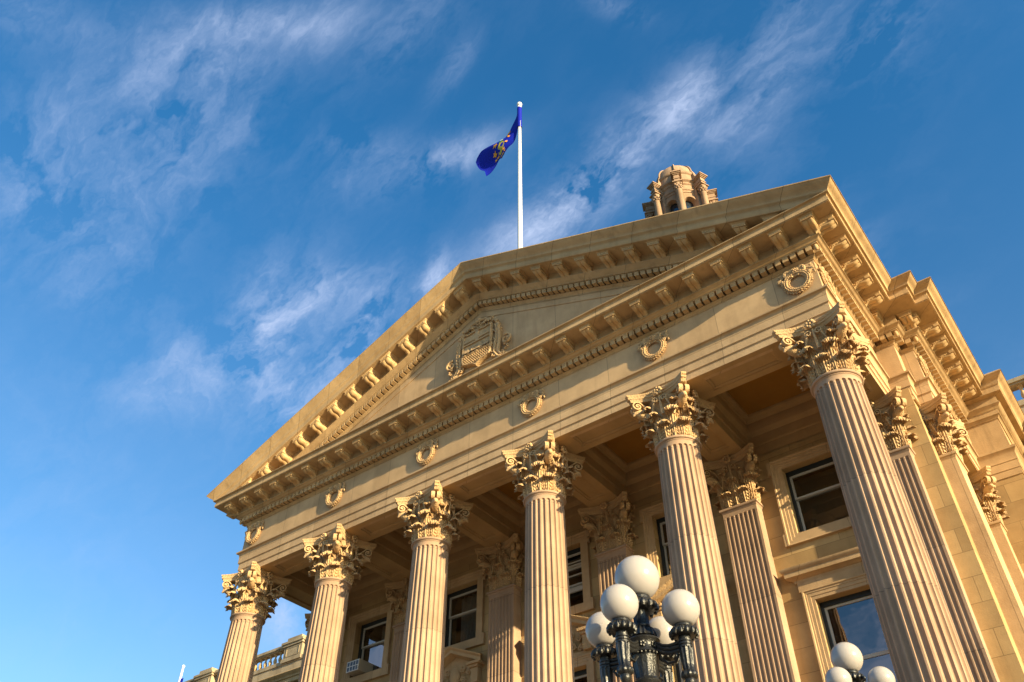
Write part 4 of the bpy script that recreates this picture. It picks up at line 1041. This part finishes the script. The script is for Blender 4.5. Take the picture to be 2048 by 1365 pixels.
def uv(x, z): return min(((u, v) for r_ in GR for (u, v, p) in r_ if abs(p.x - x) < .12 and abs(p.z - z) < .12), key=lambda q: (flagpt(*q).x - x) ** 2 + (flagpt(*q).z - z) ** 2, default=(.5, .5))
def star(x, z, r, k=5, ph=.3): return [uv(x + r * (1 if i % 2 else .5) * cos(ph + i * pi / k), z + r * (1 if i % 2 else .5) * sin(ph + i * pi / k)) for i in range(2 * k)]
for (x, z, r) in ((-.68, 33.56, .19), (-.56, 33.1, .09), (-.60, 33.2, .08), (-.65, 32.74, .09), (-1.28, 32.88, .17), (-1.42, 32.51, .16), (-1.27, 32.24, .12), (-1.40, 32.13, .13), (-.93, 32.10, .09), (-1.05, 32.06, .08), (-.83, 32.35, .08), (-.80, 32.22, .07)):
    patch('p', star(x, z, r), GOLD).build('gold_leaf', GOLD, flag)
q = patch('p', [uv(*p) for p in ((-1.2, 32.35), (-1.16, 32.62), (-1.05, 32.82), (-.85, 32.92), (-.76, 32.75), (-.80, 32.5), (-.95, 32.28), (-1.1, 32.2))], YEL, .022); q.build('shield_emblem', YEL, flag)
q = patch('p', [uv(*p) for p in ((-1.06, 32.84), (-1.04, 33.02), (-.88, 33.08), (-.78, 32.95), (-.88, 32.90))], GREEN, .026); q.build('shield_top', GREEN, flag)
q = patch('p', star(-.95, 33.12, .12, 4), WHT, .033); q.build('shield_crest', WHT, flag)
# far flagpole above the left wing
f2 = empty('flagpole', (-34.4, 13.0, 16.6)); tag(f2, 'distant small white flagpole above the left wing roof, at lower left', 'flagpole')
mb = MB(); mb.lathe([(.09, 0), (.07, 3.7)], 12); mb.build('pole', WHITEM, f2)
mb = MB(); mb.lathe([(.1 * cos(rad(a)), 3.76 + .1 * sin(rad(a))) for a in range(-75, 91, 15)], 12); mb.build('finial', WHITEM, f2)
mb = MB(); R_ = []
for i in range(9): R_.append([(-34.4 + .07 + .03 * i + .02 * sin(i + j), 13.0 + .04 * sin(i * 1.2), 19.6 - .18 * j) for j in range(9)])
mb.grid(R_); o = mb.build('flag', BLUE, None, 60); tag(o, 'furled blue flag on the distant small flagpole at lower left', 'flag')

# ================================================================== air conditioner and curtains
mb = MB(); mb.box((-.29, -.30, 0), (.29, .35, .38)); ac = mb.build('air_conditioner', ACM); ac.location = (-8.36, YW, 10.985)
tag(ac, 'boxy window air conditioner with white barred grille in the leftmost upper window', 'air conditioner')
mb = MB(); mb.box((-.27, -.306, .02), (.27, -.302, .36)); mb.build('grille', ACD, ac)
mb = MB()
for x in (-.27, -.14, .0, .13, .26): mb.box((x - .008, -.32, .02), (x + .008, -.306, .36))
for z in (.02, .185, .35): mb.box((-.28, -.322, z - .01), (.28, -.306, z + .01))
mb.build('grille_bars', ACW, ac)
mb = MB(); mb.box((-8.06, YW + .38, 10.99), (-7.9, YW + .42, 11.36)); o = mb.build('filler_panel', DARKF); o.parent = ac; o.location = -Vector(ac.location)
def curtain(x0, x1, z0, z1, y, taper):
    rows = []
    for i in range(12):
        t = i / 11; rows.append([(x0 + (x1 - x0) * (j / 30) * (1 - taper * t), y + .03 * sin(j * 1.3 + t), z1 + (z0 - z1) * t) for j in range(31)])
    m_ = MB(); m_.grid(rows); return m_
for (c, x0, x1, tp, lab) in ((-4, -3.95, -3.3, .45, 'pale sheer curtain hanging in upper window between third and fourth pilaster'),):
    pass
o = curtain(-4.45, -3.35, 10.95, 12.8, YW + .62, .45).build('curtain', CURT); tag(o, 'grey sheer curtain behind the upper window between second and third column', 'curtain')
o = curtain(-8.1, -7.4, 11.2, 12.8, YW + .62, .1).build('curtain', CURT); tag(o, 'grey sheer curtain behind the leftmost upper window above the air conditioner', 'curtain')

# ================================================================== lamp posts
def lamp(loc, rot, lab):
    L_ = empty('lamp_post', loc); L_.rotation_euler = (0, 0, rot); tag(L_, lab, 'street lamp', 'five globe cast iron lamp posts')
    # heights relative to the main globe centre, whose foot is at the root
    H = loc_h = HL
    def ribs(n, d): return lambda a, r, z: d * abs(sin(a * n / 2)) - d * .5
    mb = MB()
    def holder(M, s=1.0):
        """cup that carries a globe: ring, rope of leaves, neck; origin at globe centre"""
        mb.lathe([(.085 * s, -.165 * s), (.09 * s, -.17 * s), (.09 * s, -.20 * s), (.075 * s, -.21 * s)], 24, M, True)
        mb.lathe([(.07 * s, -.20 * s), (.115 * s, -.215 * s), (.14 * s, -.245 * s), (.135 * s, -.275 * s), (.10 * s, -.295 * s), (.06 * s, -.29 * s)], 48, M, True, lambda a, r, z: (.010 * sin(a * 14)) * (r > .1 * s))
        for k in range(14):
            a = 2 * pi * k / 14; mb.ellipsoid((.135 * s * cos(a), .135 * s * sin(a), -.265 * s), (.022 * s, .022 * s, .036 * s), 6, 5, M)
    # stem under the main globe
    Z0 = H
    T0 = Matrix.Translation((0, 0, Z0)); holder(T0, 1.06)
    mb.lathe([(.075, -.29), (.065, -.31), (.062, -.42), (.07, -.43), (.075, -.45), (.07, -.46)], 32, T0, True, lambda a, r, z: .006 * sin(a * 10) if r < .068 else 0)
    mb.lathe([(.07, -.455), (.085, -.465), (.10, -.49), (.115, -.52), (.12, -.545), (.10, -.555)], 64, T0, True, lambda a, r, z: .007 * sin(a * 18))
    # hub drum where the arms leave
    mb.lathe([(.095, -.555), (.135, -.565), (.14, -.575), (.135, -.585), (.12, -.60), (.118, -.66), (.13, -.675), (.135, -.69), (.12, -.70)], 48, T0, True)
    for k in range(24): mb.ellipsoid((.128 * cos(k * pi / 12), .128 * sin(k * pi / 12), -.70), (.011, .011, .011), 6, 4, T0)
    for k in range(8):
        a = k * pi / 4 + pi / 8; c = Vector((.122 * cos(a), .122 * sin(a), -.63))
        for q in range(5): mb.ellipsoid(c + Vector((-sin(a) * cos(q * 1.257), cos(a) * cos(q * 1.257), sin(q * 1.257))) * .018, (.012, .012, .012), 5, 4, T0)
    mb.lathe([(.115, -.70), (.105, -.72), (.10, -.80), (.085, -.88), (.10, -.90), (.115, -.915), (.11, -.93), (.085, -.95), (.075, -1.1)], 48, T0, True, lambda a, r, z: .007 * abs(sin(a * 8)) if -.90 < z < -.71 else 0)
    # the tall fluted post and its base
    mb.lathe([(.072, -1.1), (.085, -Z0 + .9), (.10, -Z0 + .86), (.13, -Z0 + .8), (.13, -Z0 + .72), (.11, -Z0 + .66), (.14, -Z0 + .4), (.18, -Z0 + .3), (.22, -Z0 + .12), (.24, -Z0 + .1), (.24, -Z0)], 48, T0, True, lambda a, r, z: .006 * sin(a * 12) if z > -Z0 + .9 or r == .072 else 0)
    body = mb.build('post', IRON, L_, 50)
    mg = MB(); mg.lathe([(.199 * cos(rad(a)), .199 * sin(rad(a))) for a in range(-64, 91, 7)], 40, T0); mg.build('globe', GLOBE, L_, 80)
    for k in range(4):
        a = k * pi / 2; D = Vector((cos(a), sin(a), 0)); c = D * .372 + Vector((0, 0, Z0 - .38)); Mk = Matrix.Translation(c)
        mb = MB(); save = mb
        def add_holder(s):
            mb.lathe([(.085 * s, -.165 * s), (.09 * s, -.17 * s), (.09 * s, -.20 * s), (.075 * s, -.21 * s)], 24, Mk, True)
            mb.lathe([(.07 * s, -.20 * s), (.115 * s, -.215 * s), (.14 * s, -.245 * s), (.135 * s, -.275 * s), (.10 * s, -.295 * s), (.06 * s, -.29 * s)], 48, Mk, True, lambda a, r, z: (.010 * sin(a * 14)) * (r > .1 * s))
            for q in range(14):
                b_ = 2 * pi * q / 14; mb.ellipsoid((.132 * s * cos(b_), .132 * s * sin(b_), -.265 * s), (.022 * s, .022 * s, .038 * s), 6, 5, Mk)
        add_holder(.82)
        mb.lathe([(.05, -.235), (.048, -.27), (.056, -.275), (.056, -.285), (.050, -.29), (.056, -.295), (.056, -.31), (.050, -.315), (.056, -.32), (.056, -.335), (.05, -.34)], 28, Mk)
        mb.lathe([(.052, -.335), (.050, -.38), (.044, -.46), (.040, -.51), (.045, -.515), (.045, -.525)], 40, Mk, True, lambda a, r, z: .005 * sin(a * 9))
        mb.lathe([(.045, -.52), (.06, -.535), (.066, -.555), (.055, -.575), (.04, -.585), (.045, -.60), (.04, -.625), (.02, -.655), (.0, -.67)], 32, Mk, True, lambda a, r, z: .006 * sin(a * 10) if z > -.58 else 0)
        # arm back to the hub
        for (dz, r_) in ((0, .020), (-.035, .018), (.033, .016)):
            p0 = D * .11 + Vector((0, 0, Z0 - .635 + dz * .8)); p1 = D * .34 + Vector((0, 0, Z0 - .38 - .305 + dz))
            mid = (p0 + p1) / 2 + Vector((0, 0, -.03)); mb.tube([p0, p0.lerp(mid, .5) + Vector((0, 0, -.012)), mid, mid.lerp(p1, .5) + Vector((0, 0, .0)), p1], r_, 8)
        mb.tube([D * x + Vector((0, 0, Z0 + z)) for x, z in ((.14, -.74), (.20, -.80), (.27, -.80), (.30, -.75), (.27, -.72), (.24, -.74))], .013, 7)
        ar = mb.build('arm', IRON, L_, 50)
        mg = MB(); mg.lathe([(.159 * cos(rad(b_)), .159 * sin(rad(b_))) for b_ in range(-62, 91, 7)], 36, Mk); mg.build('globe', GLOBE, L_, 80)
    return L_
HL = 3.51 + 1.6
lamp((9.77, -9.76, -1.6), rad(2), 'large near black iron lamp post with five white globes, in front of the middle columns')
HL = 4.39 - .1 + 1.6 - 1.2
lamp((9.96, -4.7, -.40 + .1), rad(-10), 'farther black iron lamp post whose white globes just show at the bottom right edge')
